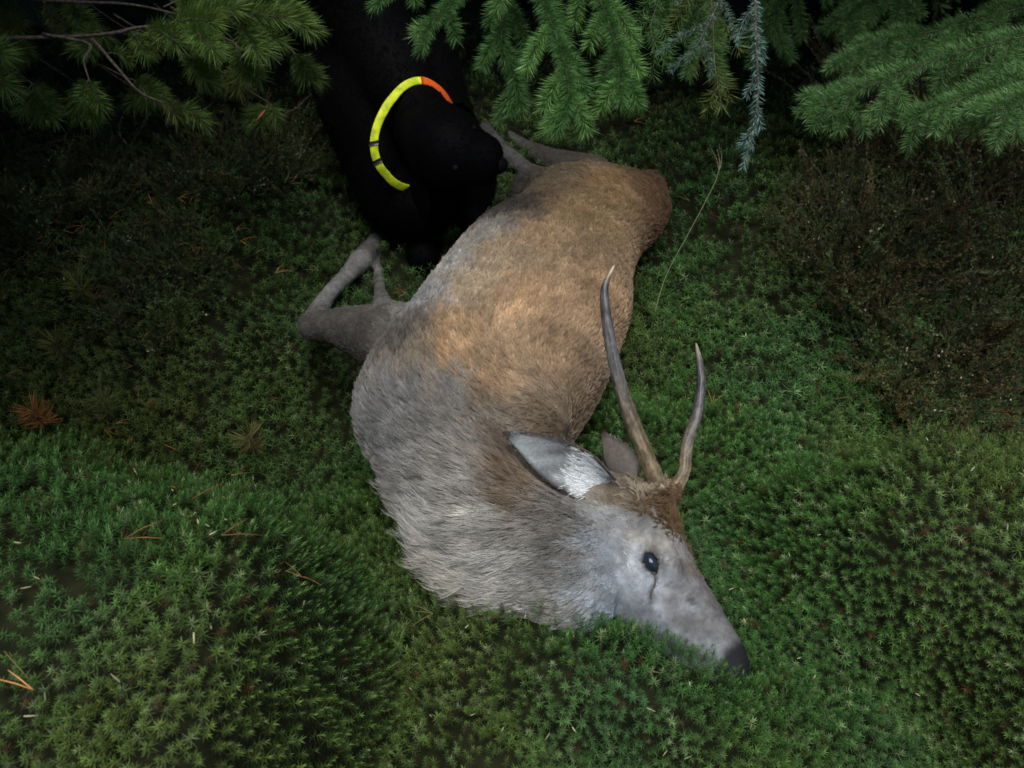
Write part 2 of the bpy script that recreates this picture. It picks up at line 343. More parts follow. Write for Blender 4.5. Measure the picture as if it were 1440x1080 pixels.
    # colours of the coat, spread from control points on the hide
    ctl = [(620, 700, 128, 124, 118), (560, 625, 112, 110, 108), (665, 700, 132, 125, 117), (700, 785, 144, 139, 132), (650, 620, 118, 112, 106), (760, 330, 150, 118, 84), (820, 300, 138, 108, 72), (860, 260, 130, 99, 64), (925, 280, 92, 66, 42), (935, 310, 88, 62, 40), (780, 245, 104, 88, 68),
           (735, 262, 70, 64, 58), (720, 290, 66, 60, 56), (850, 420, 146, 113, 80), (740, 420, 158, 122, 86), (660, 400, 150, 126, 100), (640, 365, 132, 126, 120), (600, 415, 124, 122, 120),
           (680, 330, 128, 122, 114), (690, 350, 150, 124, 96), (650, 470, 158, 124, 88), (640, 490, 150, 114, 78), (700, 520, 142, 112, 82), (790, 500, 142, 110, 80), (820, 560, 120, 96, 72),
           (590, 500, 112, 98, 82), (560, 560, 112, 109, 106), (520, 600, 112, 110, 107), (600, 600, 116, 111, 105), (680, 540, 146, 112, 78), (650, 560, 118, 112, 106), (690, 600, 116, 104, 92),
           (760, 600, 110, 90, 70), (710, 650, 112, 92, 74), (730, 690, 104, 84, 66), (640, 660, 130, 122, 113), (580, 660, 126, 123, 118), (600, 740, 152, 148, 140), (680, 740, 148, 142, 132),
           (760, 740, 108, 101, 93), (640, 820, 152, 144, 132), (720, 820, 148, 142, 132), (780, 780, 108, 104, 98), (790, 850, 126, 122, 114), (790, 740, 104, 96, 88),
           (560, 470, 82, 76, 70), (500, 465, 86, 80, 74), (440, 462, 90, 84, 78), (470, 410, 126, 123, 118), (505, 372, 126, 122, 117), (528, 345, 92, 88, 84), (530, 400, 92, 88, 82),
           (715, 215, 92, 90, 88), (690, 190, 84, 82, 80), (760, 222, 78, 72, 66),
           (870, 690, 112, 96, 76), (895, 700, 98, 84, 66), (860, 740, 146, 146, 144), (850, 800, 136, 142, 146), (870, 850, 134, 143, 152), (900, 740, 138, 136, 132), (940, 720, 104, 78, 52), (960, 745, 112, 84, 58), (930, 760, 146, 138, 128),
           (895, 800, 160, 164, 168), (905, 820, 156, 160, 166), (940, 790, 146, 142, 138), (925, 850, 148, 150, 154), (960, 830, 118, 116, 116), (980, 870, 120, 117, 115), (960, 890, 132, 134, 138), (930, 880, 132, 140, 148),
           (1000, 920, 152, 156, 160), (1015, 925, 140, 142, 144), (1010, 890, 108, 104, 102), (1030, 925, 46, 46, 48), (1042, 945, 34, 34, 37), (972, 780, 112, 84, 60), (985, 810, 120, 112, 106)]
    cp, cc = [], []
    for px, py, r, g, b in ctl:
        d = ray(px, py); hit = bvh.ray_cast(Vector(CAM), Vector(d))
        if hit[0] is not None: cp.append(hit[0]); cc.append(lin(r, g, b))
    cp, cc = np.array(cp), np.array(cc)
    def hide(Q):
        jit = np.stack([vnoise(Q[:, 0]*1.0+Q[:, 2], Q[:, 1], .020, 11+k) for k in range(3)], 1)*.015
        d2 = ((Q[:, None]+jit[:, None]-cp[None])**2).sum(-1); w = 1/(d2+.0004)**2
        return (w[..., None]*cc[None]).sum(1)/w.sum(1)[:, None]
    def seg(q, pts):
        best = np.full(len(q), 9.)
        for a, b in zip(pts[:-1], pts[1:]):
            a, b = np.array(a), np.array(b); t = np.clip(((q-a)@(b-a))/((b-a)@(b-a)), 0, 1)
            best = np.minimum(best, np.linalg.norm(q-a-t[:, None]*(b-a), axis=1))
        return best
    def headloc(Q): return np.stack([(Q-H0)@HF, (Q-H0)@HD, (Q-H0)@HR], 1)
    def coat(Q):
        col = np.concatenate([hide(Q[i:i+6000]) for i in range(0, len(Q), 6000)])*1.32
        g = col.mean(1, keepdims=True); sat = np.clip((col[:, :1]-col[:, 2:])/np.maximum(col[:, :1], 1e-4), 0, 1); col = (g+(col-g)*.80)*np.array([.95, 1.0, 1.05])*(1+sat*np.array([.0, .035, -.06]))
        col *= np.exp(.13*vnoise(Q[:, 0]+Q[:, 2]*.7, Q[:, 1], .03, 15)+.20*vnoise(Q[:, 0]+Q[:, 2]*.7, Q[:, 1], .008, 16))[:, None]
        l = headloc(Q); on = ((l[:, 0] > -.14) & (np.abs(l[:, 2]) < .12) & (np.abs(l[:, 1]) < .2)).astype(float)
        col = col*(1-.14*on)[:, None]
        if not on.any(): return col
        mix = lambda c, w, t: c*(1-w[:, None])+w[:, None]*t
        q2 = l[:, :2]; wob = .004*vnoise(l[:, 1]*1.0, l[:, 2], .012, 17)
        col = mix(col, np.clip((l[:, 0]+wob-.182+.35*np.clip(l[:, 1]+.03, -.03, .02))/.012, 0, 1)*on, lin(42, 42, 45))
        re = np.hypot(l[:, 0]/1.35, l[:, 1]+.10*l[:, 0]); col = col*(1+.35*np.exp(-((re-.028)/.009)**2)*on)[:, None]
        col = mix(col, np.clip((.0150-re)/.002, 0, 1)*on, lin(34, 30, 29))
        col = mix(col, np.clip((.0050-seg(q2, [(.016, -.008), (.030, -.018), (.036, -.034), (.046, -.044)]))/.002, 0, 1)*on*.6, lin(60, 56, 55))
        col = mix(col, np.clip((.010-np.hypot(l[:, 0]-.085, (l[:, 1]-.006)*1.4))/.006, 0, 1)*on*.8, lin(48, 45, 44))
        col = mix(col, np.clip((.005-seg(q2, [(.225, -.055), (.17, -.060), (.12, -.062)]))/.003, 0, 1)*on*.8, lin(40, 38, 38))
        return col
    col = coat(V); loc = headloc(V); onhead = PID == 6; re = np.hypot(loc[:, 0]/1.35, loc[:, 1]+.10*loc[:, 0]); nose = np.clip((loc[:, 0]-.198)/.012, 0, 1)*onhead
    set_col(me, col*.62); me.materials.append(M_skin)
    body = obj('body', me, deer)
    # coat
    top = np.clip((N[:, 2]+.55)/.5, .05, 1)           # nothing grows where the hide is pressed into the ground
    msk = top*1.0
    tslit = seg(loc[:, :2], [(.016, -.008), (.033, -.023), (.036, -.034), (.051, -.046)]) < .004
    noh = ((nose > .5) | (tslit & onhead) | ((re < .0125) & (loc[:, 2] > 0)) & onhead); msk[noh] = 0
    legs = np.isin(PID, (2, 3, 4)); head = onhead
    packs = []
    lift = np.where(head, .13, .20); lift = np.where((PID == 0), .22+.2*np.clip((HL-.022)/.02, 0, 1), lift)
    vis = np.where(legs | head, 0, 1)*msk
    packs.append(grow(V, T, N, D, HL, coat, 34000, 9, lift*.95, .00042, vis, clump=.0019, curl=.13, cvar=.62, seed=3))
    packs.append(grow(V, T, N, D, HL*.6, lambda Q: coat(Q)*.75, 6000, 6, .12, .00040, vis, clump=.006, curl=.4, cvar=.2, seed=4))
    packs.append(grow(V, T, N, D, HL, coat, 11000, 8, lift*.9, .00032, np.where(head, 1, 0)*msk, clump=.0014, curl=.18, cvar=.60, seed=5))
    packs.append(grow(V, T, N, D, HL*1.3, coat, 13000, 5, .15, .00034, np.where(legs, 1, 0)*msk, clump=.0025, curl=.35, cvar=.30, seed=6))
    # throat beard and long fringe on the lower edge of the neck and chest
    fr = (PID == 0)*np.clip((HL-.026)/.012, 0, 1)*np.clip((.55-N[:, 2])*2, 0, 1)*msk
    packs.append(grow(V, T, N, D, HL*1.25, lambda Q: coat(Q)*1.05, 3000, 6, .40, .00040, fr, clump=.005, curl=.3, cvar=.25, seed=7))
    # crown tufts: brown curls on the poll, cream curls round the pedicle
    crown = np.exp(-((loc[:, 0]+.09)**2/.035**2+(loc[:, 1]-.08)**2/.035**2))*onhead; crown = np.clip(crown-.08, 0, 1)
    ccol = np.where((loc[:, 0] < -.135)[:, None], lin(74, 60, 44)[None], np.where(((loc[:, 0] < -.085) & (loc[:, 2] > -.01))[:, None], lin(128, 119, 102)[None], lin(84, 68, 50)[None]))
    packs.append(grow(V, T, N, D, np.full(len(V), .014), ccol*1.35, 1200, 8, .36, .00038, crown*msk, clump=.0022, curl=1.1, cvar=.60, seed=8))
    brow = np.exp(-((loc[:, 0]+.045)**2/.035**2+(loc[:, 1]-.085)**2/.03**2))*onhead*(np.abs(loc[:, 2]) < .05)
    packs.append(grow(V, T, N, D, np.full(len(V), .012), np.repeat((lin(88, 70, 50)*1.2)[None], len(V), 0), 900, 7, .4, .00035, brow*msk, clump=.003, curl=.7, cvar=.35, seed=9))
    # ears
    def ear(base, tip, up, width, open_dir, seed, inner):
        nu, nv = 22, 13; u = np.linspace(0, 1, nu)[:, None]; v = np.linspace(-1, 1, nv)[None]
        ax = nrm(tip-base); Ln = np.linalg.norm(tip-base); od = nrm(open_dir-ax*np.dot(open_dir, ax)); sd_ = np.cross(ax, od)
        prof = np.interp(u[:, 0], [0, .08, .22, .42, .6, .78, .92, 1], [.46, .68, .95, 1, .86, .53, .20, .02])[:, None]*width/2
        cup = np.interp(u[:, 0], [0, .3, .7, 1], [1.5, .85, .55, .25])[:, None]
        ang = v*cup*1.0; X = prof*np.sin(ang)/np.maximum(np.sin(np.minimum(cup, 1.5)), .2); Z = prof*(1-np.cos(ang))*1.1
        bend = .10*Ln*np.sin(u*math.pi*.5)**2
        Pn = base+ax*(u*Ln)[..., None]+sd_*X[..., None]+od*(Z-bend*.5)[..., None]
        Pn = Pn.reshape(-1, 3); i = np.arange(nu-1)[:, None]*nv; j = np.arange(nv-1)[None]
        Q = np.stack([i+j, i+j+1, i+nv+j+1, i+nv+j], -1).reshape(-1, 4)
        nn = np.cross(Pn[Q[:, 1]]-Pn[Q[:, 0]], Pn[Q[:, 3]]-Pn[Q[:, 0]]); s = np.sign((nn@od).mean())
        tri = np.vstack([Q[:, :3], Q[:, [0, 2, 3]]]); vn = np.zeros_like(Pn)
        for k in range(4): np.add.at(vn, Q[:, k], nn*s)
        vn = nrm(vn); th = .0022; Vin, Vout = Pn+vn*th, Pn-vn*th; m = len(Pn)
        rimi = np.concatenate([np.arange(0, nu)*nv, (nu-1)*nv+np.arange(1, nv), (np.arange(nu-2, -1, -1))*nv+nv-1])
        rq = np.stack([rimi[:-1], rimi[1:], rimi[1:]+m, rimi[:-1]+m], -1)
        uu = np.repeat(u, nv, 1).ravel(); vv = np.repeat(v, nu, 0).ravel()
        edge = np.clip((np.abs(vv)-.74)/.15, 0, 1); tipd = np.clip((uu-.86)/.1, 0, 1); dk = np.maximum(edge, tipd)[:, None]
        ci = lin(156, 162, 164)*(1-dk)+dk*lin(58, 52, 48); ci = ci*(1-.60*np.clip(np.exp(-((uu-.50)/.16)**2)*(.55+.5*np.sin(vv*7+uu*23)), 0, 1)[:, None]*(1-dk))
        co = np.repeat(lin(112, 107, 101)[None], m, 0)*(1-.5*dk)
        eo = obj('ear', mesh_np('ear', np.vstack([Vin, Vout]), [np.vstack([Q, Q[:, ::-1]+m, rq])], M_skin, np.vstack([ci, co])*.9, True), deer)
        dr = np.repeat(ax[None], m, 0)
        pk = [grow(Vout, tri, -vn, dr, np.full(m, .0045), co*1.3, 2600, 5, .12, .00034, None, clump=.003, curl=.2, cvar=.12, seed=seed),
              grow(Vin, tri, vn, dr, np.full(m, .008), ci*1.3, 1500, 5, .15, .00030, .3+.7*(1-edge), clump=.003, curl=.3, cvar=.2, seed=seed+1)]
        if inner:
            wt = np.clip((.38-uu)/.2, 0, 1)*(np.abs(vv) < .8)
            pk.append(grow(Vin, tri, vn, dr+od*.2, np.full(m, .019), np.repeat(np.array([[.80, .84, .86]]), m, 0), 620, 6, .13, .00030, wt, clump=.003, curl=.28, cvar=.10, seed=seed+2))
        
        return pk
    rb = hd(-.150, .030, .052); tipc = at(708, 613, float((rb-CAM)@CF)-.035)
    packs += ear(rb, tipc, None, .092, -CF*1.0-CU*.45-CR*.15, 31, True)
    lb = hd(-.158, .045, -.045)
    packs += ear(lb, at(851, 612, float((lb-CAM)@CF)+.05), None, .062, CF*.8+CR*.55, 41, False)
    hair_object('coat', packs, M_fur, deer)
    # eyes
    m_eye = mat_plain('deer_eye', (.013, .022, .036), .12, .4, coat=0); m_lid = mat_plain('deer_eyelid', (.012, .010, .009), .45, .5)
    for sgn in (1, -1):
        a, b = np.meshgrid(np.linspace(0, 2*math.pi, 24, endpoint=False), np.linspace(0, math.pi, 13)); 
        c = hd(0, 0, sgn*.062); ex, ey, ez = HF*.0185+HD*-.003, HD*.0125+HF*.002, HR*sgn*.0160
        V_ = c+np.sin(b)[..., None]*(np.cos(a)[..., None]*ex+np.sin(a)[..., None]*ey)+np.cos(b)[..., None]*ez
        e = obj('eye', mesh_np('eye', V_.reshape(-1, 3), ring_faces(13, 24), m_eye, smooth=True), deer)
        t = np.linspace(0, 2*math.pi, 33)
        ringp = hd(0, 0, sgn*.0700)+np.cos(t)[:, None]*(HF*.0165-HD*.002)*(1+.18*np.clip(np.cos(t), 0, 1)[:, None])+np.sin(t)[:, None]*HD*.0102-np.clip(np.cos(t), 0, 1)[:, None]*HD*.003-HR*sgn*(.003*np.abs(np.cos(t)))[:, None]
        pt = Parts(); add_tube(pt, ringp, .0015, 6); obj('eyelid', pt.mesh('eyelid', m_lid), e)
    def onface(x, d, lift=.0): 
        h = bvh.ray_cast(Vector(hd(x, d, .2)), Vector(-HR)); return np.array(h[0])+HR*lift
    m_tear = mat_plain('tear_slit', (.085, .078, .075), .9, .1)
    pt = Parts(); add_tube(pt, catmull(np.array([onface(*q, .0005) for q in [(.016, -.008), (.026, -.013), (.033, -.023), (.036, -.031), (.040, -.037), (.045, -.040)]]), 20), np.interp(np.linspace(0, 1, 20), [0, .3, .8, 1], [.0010, .0016, .0014, .0005]), 7); obj('tear_slit', pt.mesh('tear_slit', m_tear), deer)
    pt = Parts(); add_tube(pt, catmull(np.array([onface(*q, .0) for q in [(.203, -.018), (.212, -.023), (.217, -.032)]]), 10), np.interp(np.linspace(0, 1, 10), [0, .5, 1], [.001, .0042, .0015]), 7); obj('nostril', pt.mesh('nostril', m_tear), deer)
    # antlers
    m_ant = mat_attr('antler', .45, .4, noise=.45, bump=.8, scale=45)
    def antler(pts, dz, rad):
        c = np.array([at(x, y, z) for (x, y), z in zip(pts, dz)]); n = 90; c = catmull(c, n); t = np.linspace(0, 1, n)
        r = np.interp(t, np.linspace(0, 1, len(rad)), rad); T_, A_, B_ = frames(c); m = 30; a = np.linspace(0, 2*math.pi, m, endpoint=False)
        ln_ = rng.normal(size=m); ln_ = ln_*.7+np.roll(ln_, 1)*.3; gro = 1+.05*ln_[None]*(1-.6*t)[:, None]+.04*np.sin(a[None]*3+t[:, None]*9)+.035*rng.normal(size=(n, m))+.03*np.repeat(rng.normal(size=(n//6, m)), 6, 0)
        gro[:2] *= 1.25                                # burr
        V_ = c[:, None]+(r[:, None]*gro)[..., None]*(np.cos(a)[None, :, None]*A_[:, None]+np.sin(a)[None, :, None]*B_[:, None])
        k0, k1, k2 = lin(104, 93, 74), lin(76, 75, 76), lin(160, 150, 130)
        cl = np.stack([np.interp(t, [0, .22, .5, .84, .93, 1], [k0[i], k0[i]*.95, k1[i], k1[i]*.8, k2[i]*.8, k2[i]]) for i in range(3)], 1)
        gc = gro.copy(); gc[:2] /= 1.25; cl = np.repeat(cl, m, 0)*np.exp(np.clip(5.0*(gc.reshape(-1, 1)-1), -.8, .4))
        F_ = ring_faces(n, m); pt = Parts(); pt.add(V_.reshape(-1, 3), F_, np.clip(cl, .02, 1)); 
        j = np.arange(m); pt.F3.append(np.stack([(n-1)*m+j, (n-1)*m+(j+1) % m, j*0+n*m], -1)); pt.V.append(c[-1:]+T_[-1]*.004); pt.C.append(k2[None]); pt.n += 1
        obj('antler', pt.mesh('antler', m_ant), deer)
    dep = lambda p: float((p-CAM)@CF)
    br_, bl_ = hd(-.090, .090, .037), hd(-.085, .088, -.051)
    d0, d1 = dep(br_), dep(bl_)
    pxy = lambda p: (720+FPX*(p-CAM)@CR/dep(p), 540-FPX*(p-CAM)@CU/dep(p))
    print('ANTLER', pxy(br_), pxy(bl_), d0, d1, 'eye', pxy(EYE), 'nose', pxy(hd(.23, -.03, 0)), hd(.23, -.03, 0), 'Lear', pxy(lb), 'Rear', pxy(rb))
    antler([pxy(br_), (908, 640), (882, 575), (864, 510), (852, 440), (851, 403), (863, 375)], [d0, d0-.01, d0-.015, d0-.02, d0-.02, d0-.015, d0-.01], [.0155, .0138, .0122, .0104, .0085, .0060, .0018])
    antler([pxy(bl_), (961, 665), (966, 625), (981, 580), (986, 540), (984, 510), (979, 484)], [d1, d1+.015, d1+.03, d1+.045, d1+.06, d1+.07, d1+.08], [.0140, .0115, .0104, .0098, .0086, .0062, .0018])
    # hooves
    m_hoof = mat_plain('hoof', (.10, .092, .084), .4, .5, noise=.3)
    for p0, p1, r in [(P(530, 339, .045), P(545, 323, .035), .020), (P(534, 358, .02), P(536, 345, .015), .015)]:
        for s in (-1, 1):
            ax = nrm(p1-p0); sd_ = nrm(np.cross(ax, [0, 0, 1])); c = [p0+sd_*s*r*.5, p0+ax*.02+sd_*s*r*.55, p1+sd_*s*r*.35, p1+ax*.016+sd_*s*r*.15]
            pt = Parts(); add_tube(pt, catmull(c, 10), np.interp(np.linspace(0, 1, 10), [0, .4, .8, 1], [r*.55, r*.72, r*.5, .003]), 10); obj('hoof', pt.mesh('hoof', m_hoof), deer)
    return deer, bvh
deer, deer_bvh = build_deer()

# ------------------------------------------------------------------ the dog
NK = at(596, 178, 2.08)                          # middle of the dog's neck where the collar sits
def build_dog():
    dog = empty('dog', (-.30, 2.35, 0)); tag(dog, 'black short haired dog bending its head down to the deer belly', 'dog')
    L = Loft(); n = 40
    body = np.array([(-.72, 3.20, .46), (-.67, 3.02, .48), (-.58, 2.78, .44), (-.49, 2.56, .42), (-.42, 2.38, .41), (-.37, 2.24, .39), (-.32, 2.12, .35)])
    c = catmull(body, n); T, A, B = frames(c); q = np.linspace(0, 1, n)
    w = np.interp(q, [0, .1, .3, .55, .8, 1], [.05, .12, .125, .155, .165, .12]); h = np.interp(q, [0, .1, .3, .55, .8, 1], [.07, .15, .15, .20, .235, .17])
    L.add(c, A*w[:, None], np.stack([0*h, 0*h, h], -1), -T, .02, 0, m=30)
    t = np.linspace(0, 1, 6); e_ = np.sqrt(1-(.95*t)**2); L.add(c[-1]+T[-1]*(.09*t)[:, None], A[-1]*(w[-1]*e_)[:, None], np.stack([0*t, 0*t, h[-1]*e_], -1), np.repeat(-T[-1:], 6, 0), .02, 0, m=24)
    L.limb([np.array((-.40, 2.30, .50)), np.array((-.33, 2.13, .47)), NK+nrm(np.array((-.33, 2.13, .47))-NK)*.07, NK], [.140, .108, .080, .076], .014, 0)
    L.limb([np.array((-.36, 2.14, .34)), at(572, 268, 2.24), at(592, 290, 2.17)], [.16, .125, .09], .016, 0)          # breast
    hp = [NK, at(622, 203, 2.00), at(645, 215, 1.97), at(668, 222, 1.965), at(690, 230, 1.97), at(702, 234, 1.975)]
    hd_ = catmull(np.array(hp), 24)
    r = np.interp(np.linspace(0, 1, 24), [0, .15, .35, .5, .62, .85, 1], [.076, .088, .090, .076, .060, .053, .032]); T, A, B = frames(hd_)
    L.add(hd_, A*r[:, None], B*r[:, None], -T, .009, 1, m=24, p=2.3)
    for s, fx, fy in ((-1, -.240, 1.83), (1, -.105, 1.94)):
        zz = float(ground_z(fx, fy))
        L.limb([np.array(p) for p in [(-.35+.10*s, 2.22, .38), (-.27+.075*s, 2.12, .27), (fx-.01, fy+.10, .18), (fx, fy+.04, .10), (fx, fy, zz+.035), (fx+.012, fy-.045, zz+.025)]], [.11, .10, .072, .050, .042, .040], .014, 2)
        hx, hy = -.70+.11*s, 3.16; hz = float(ground_z(hx, hy))
        L.limb([np.array(p) for p in [(-.66+.09*s, 3.08, .44), (hx+.01, hy-.10, .30), (hx, hy+.06, .17), (hx, hy+.03, .09), (hx+.01, hy-.02, hz+.03)]], [.12, .085, .045, .034, .038], .012, 2)
    L.limb([np.array(p) for p in [(-.73, 3.2, .52), (-.80, 3.32, .46), (-.86, 3.44, .36), (-.88, 3.52, .30)]], [.035, .03, .024, .014], .025, 3)
    me, V, D, HL, PID = L.fuse('body', .011, 6); me.materials.append(M_hide); N = normals_of(me); T = tris_of(me)
    obj('body', me, dog)
    col = np.full((len(V), 3), .006)
    packs = [grow(V, T, N, D, HL, col, 46000, 4, .20, .0005, None, clump=.006, curl=.25, cvar=.2, seed=21)]
    # drop ears
    for s in (-1, 1):
        base = at(618, 190, 2.02)+(c2w(np.array([.5, .72, .1]))*s+c2w(np.array([0, 0, .03])))*.095; o_ = c2w(np.array([.30, .45, .1]))*s
        pts = [base, base+o_*.03+np.array([.005, -.008, -.03]), base+o_*.035+np.array([.012, -.02, -.08]), base+o_*.02+np.array([.02, -.03, -.125])]
        c = catmull(np.array(pts), 12); t = np.linspace(0, 1, 12); T_, A_, B_ = frames(c)
        wd = np.interp(t, [0, .35, .75, 1], [.030, .042, .032, .006])
        lat = nrm(np.cross(T_, np.array([.6*s, .5*s, .2]))); th = np.cross(T_, lat)
        a = np.linspace(0, 2*math.pi, 14, endpoint=False)
        Vv = c[:, None]+np.cos(a)[None, :, None]*lat[:, None]*wd[:, None, None]+np.sin(a)[None, :, None]*th[:, None]*.006
        obj('ear', mesh_np('ear', Vv.reshape(-1, 3), ring_faces(12, 14), M_hide, smooth=True), dog)
    m_n = mat_plain('dog_nose', (.004, .004, .005), .7, .08)
    pt = Parts(); add_tube(pt, catmull([at(697, 231, 1.95), at(706, 234, 1.95), at(711, 237, 1.955)], 6), [.018, .021, .020, .018, .014, .006], 12); obj('nose', pt.mesh('nose', m_n), dog)
    for s in (-1, 1):
        a, b = np.meshgrid(np.linspace(0, 2*math.pi, 14, endpoint=False), np.linspace(0, math.pi, 9)); cc = at(655, 214, 1.93)+c2w(np.array([.02, .05, -.02]))*s+c2w(np.array([0, 0, .035]))
        obj('eye', mesh_np('eye', (cc+.007*np.stack([np.sin(b)*np.cos(a), np.sin(b)*np.sin(a), np.cos(b)], -1)).reshape(-1, 3), ring_faces(9, 14), m_n, smooth=True), dog)
    hair_object('coat', packs, M_dogfur, dog)
    # collar: a strap loop round the neck
    bv = BVHTree.FromPolygons([tuple(v) for v in V], [tuple(t) for t in T])
    col_ = empty('dog_collar', (-.28, 2.08, .44)); tag(col_, 'fluorescent yellow strap with an orange band around the black dog neck', 'collar')
    return dog, col_, bv
dog, collar, dog_bvh = build_dog()
def build_collar():
    cc = NK+c2w(np.array([-.020, -.014, .014])); ax = nrm(c2w(np.array([.57, -.28, .77]))); a1 = nrm(np.cross(ax, [0, 0, 1])); a2 = np.cross(ax, a1)
    m_y = mat_plain('fluorescent_strap', (.62, .86, .02), .6, .3, noise=.45, scale=45, bump=.3); m_o = mat_plain('orange_band', (.95, .14, .02), .5, .4, noise=.1, scale=160)
    m_b = mat_plain('buckle', (.03, .03, .03), .35, .5)
    n = 72; ring = []
    for k in range(n):
        a = 2*math.pi*k/n; d = a1*math.cos(a)+a2*math.sin(a)
        h = dog_bvh.ray_cast(Vector(cc+d*.25), Vector(-d)); r = (.25-h[3]) if h[0] is not None else .1
        ring.append(r)
    ring = np.array(ring); ring = np.clip(ring, .082, .106); ring = np.convolve(np.concatenate([ring[-4:], ring, ring[:4]]), np.ones(9)/9, 'valid')+.011
    ang = 2*math.pi*np.arange(n)/n
    dn = (np.cos(ang)[:, None]*a1+np.sin(ang)[:, None]*a2)@nrm(c2w(np.array([-.35, -.9, .2]))); ring = ring+.038*np.clip(dn, 0, 1)**2        # worn loose, it sags
    ctr = cc+ring[:, None]*(np.cos(ang)[:, None]*a1+np.sin(ang)[:, None]*a2); rad = nrm(ctr-cc)
    pix = [(720+FPX*(p-CAM)@CR/((p-CAM)@CF), 540-FPX*(p-CAM)@CU/((p-CAM)@CF)) for p in ctr]
    vis = [(k, int(x), int(y)) for k, (x, y) in enumerate(pix)][::6]; print('COLLAR', vis)
    def strap(name, k0, k1, mat, w=.0100, th=.0028, off=0.0):
        ks = np.arange(k0, k1+1) % n; c = ctr[ks]+rad[ks]*off; r_ = rad[ks]
        sec = [(-w, -th), (-w, th*.6), (-w*.8, th), (w*.8, th), (w, th*.6), (w, -th)]
        wd_ = nrm(ax*.55-r_*.83); nd_ = nrm(ax*.83+r_*.55); V = np.stack([c+wd_*s+nd_*t for s, t in sec], 1).reshape(-1, 3); m = len(sec); F = ring_faces(len(ks), m)
        e = (len(ks)-1)*m; F = np.vstack([F, [[0, 1, 2, 3], [0, 3, 4, 5], [e+3, e+2, e+1, e], [e+5, e+4, e+3, e]]])
        obj(name, mesh_np(name, V, F, mat, smooth=False), collar)
    return strap, m_y, m_o, m_b, pix, n
strap, m_y, m_o, m_b, cpix, CN = build_collar()
ok = min(range(CN), key=lambda k: (cpix[k][0]-605)**2+(cpix[k][1]-118)**2)
bk = min(range(CN), key=lambda k: (cpix[k][0]-524)**2+(cpix[k][1]-198)**2)
step = 1 if ((bk-ok) % CN) < CN/2 else -1
lo, hi = (ok, bk) if step == 1 else (bk, ok)
if hi < lo: hi += CN
if step == 1: strap('orange_band', lo-9, lo+3, m_o, .0110, .0034); strap('strap', lo+3, lo-9+CN, m_y); strap('buckle', hi, hi+1, m_b, .0125, .0045); strap('buckle', hi+4, hi+5, m_b, .0120, .0045)
else: strap('orange_band', hi-3, hi+9, m_o, .0110, .0034); strap('strap', hi+9, hi-3+CN, m_y); strap('buckle', lo-1, lo, m_b, .0125, .0045); strap('buckle', lo-5, lo-4, m_b, .0120, .0045)

# ------------------------------------------------------------------ moss
def moss_template(nl, seed, spread=1.0):
    r = np.random.default_rng(seed); V = []; C = []
    for i in range(nl):
        f = i/(nl-1); az = i*2.39996+r.normal()*.2; hgt = .020+.018*f**.6                      # height on the stem
        el = math.radians(8+60*f**3+r.normal()*7); ln = (.0112-.0040*f**2)*np.exp(r.normal()*.10)*spread; wd = .00078*spread
        d0 = np.array([math.cos(az)*math.cos(el), math.sin(az)*math.cos(el), math.sin(el)]); sd_ = np.array([-math.sin(az), math.cos(az), 0])
        b = np.array([0, 0, hgt])+d0*ln*.10; tip = np.array([0, 0, hgt])+d0*ln-np.array([0, 0, 1])*ln*.12*math.cos(el)
        tw = sd_*wd; V += [b-tw, b+tw, tip]; tone = .16+.95*f; C += [tone*.95, tone*.95, tone*1.15]  # leaf colour gets darker down the stem, paler at the tips
    V = np.array(V); return V, np.arange(len(V)).reshape(-1, 3), np.array(C)
def project(Q):
    d = (Q-CAM)@CF; return 720+FPX*(Q-CAM)@CR/d, 540-FPX*(Q-CAM)@CU/d, d
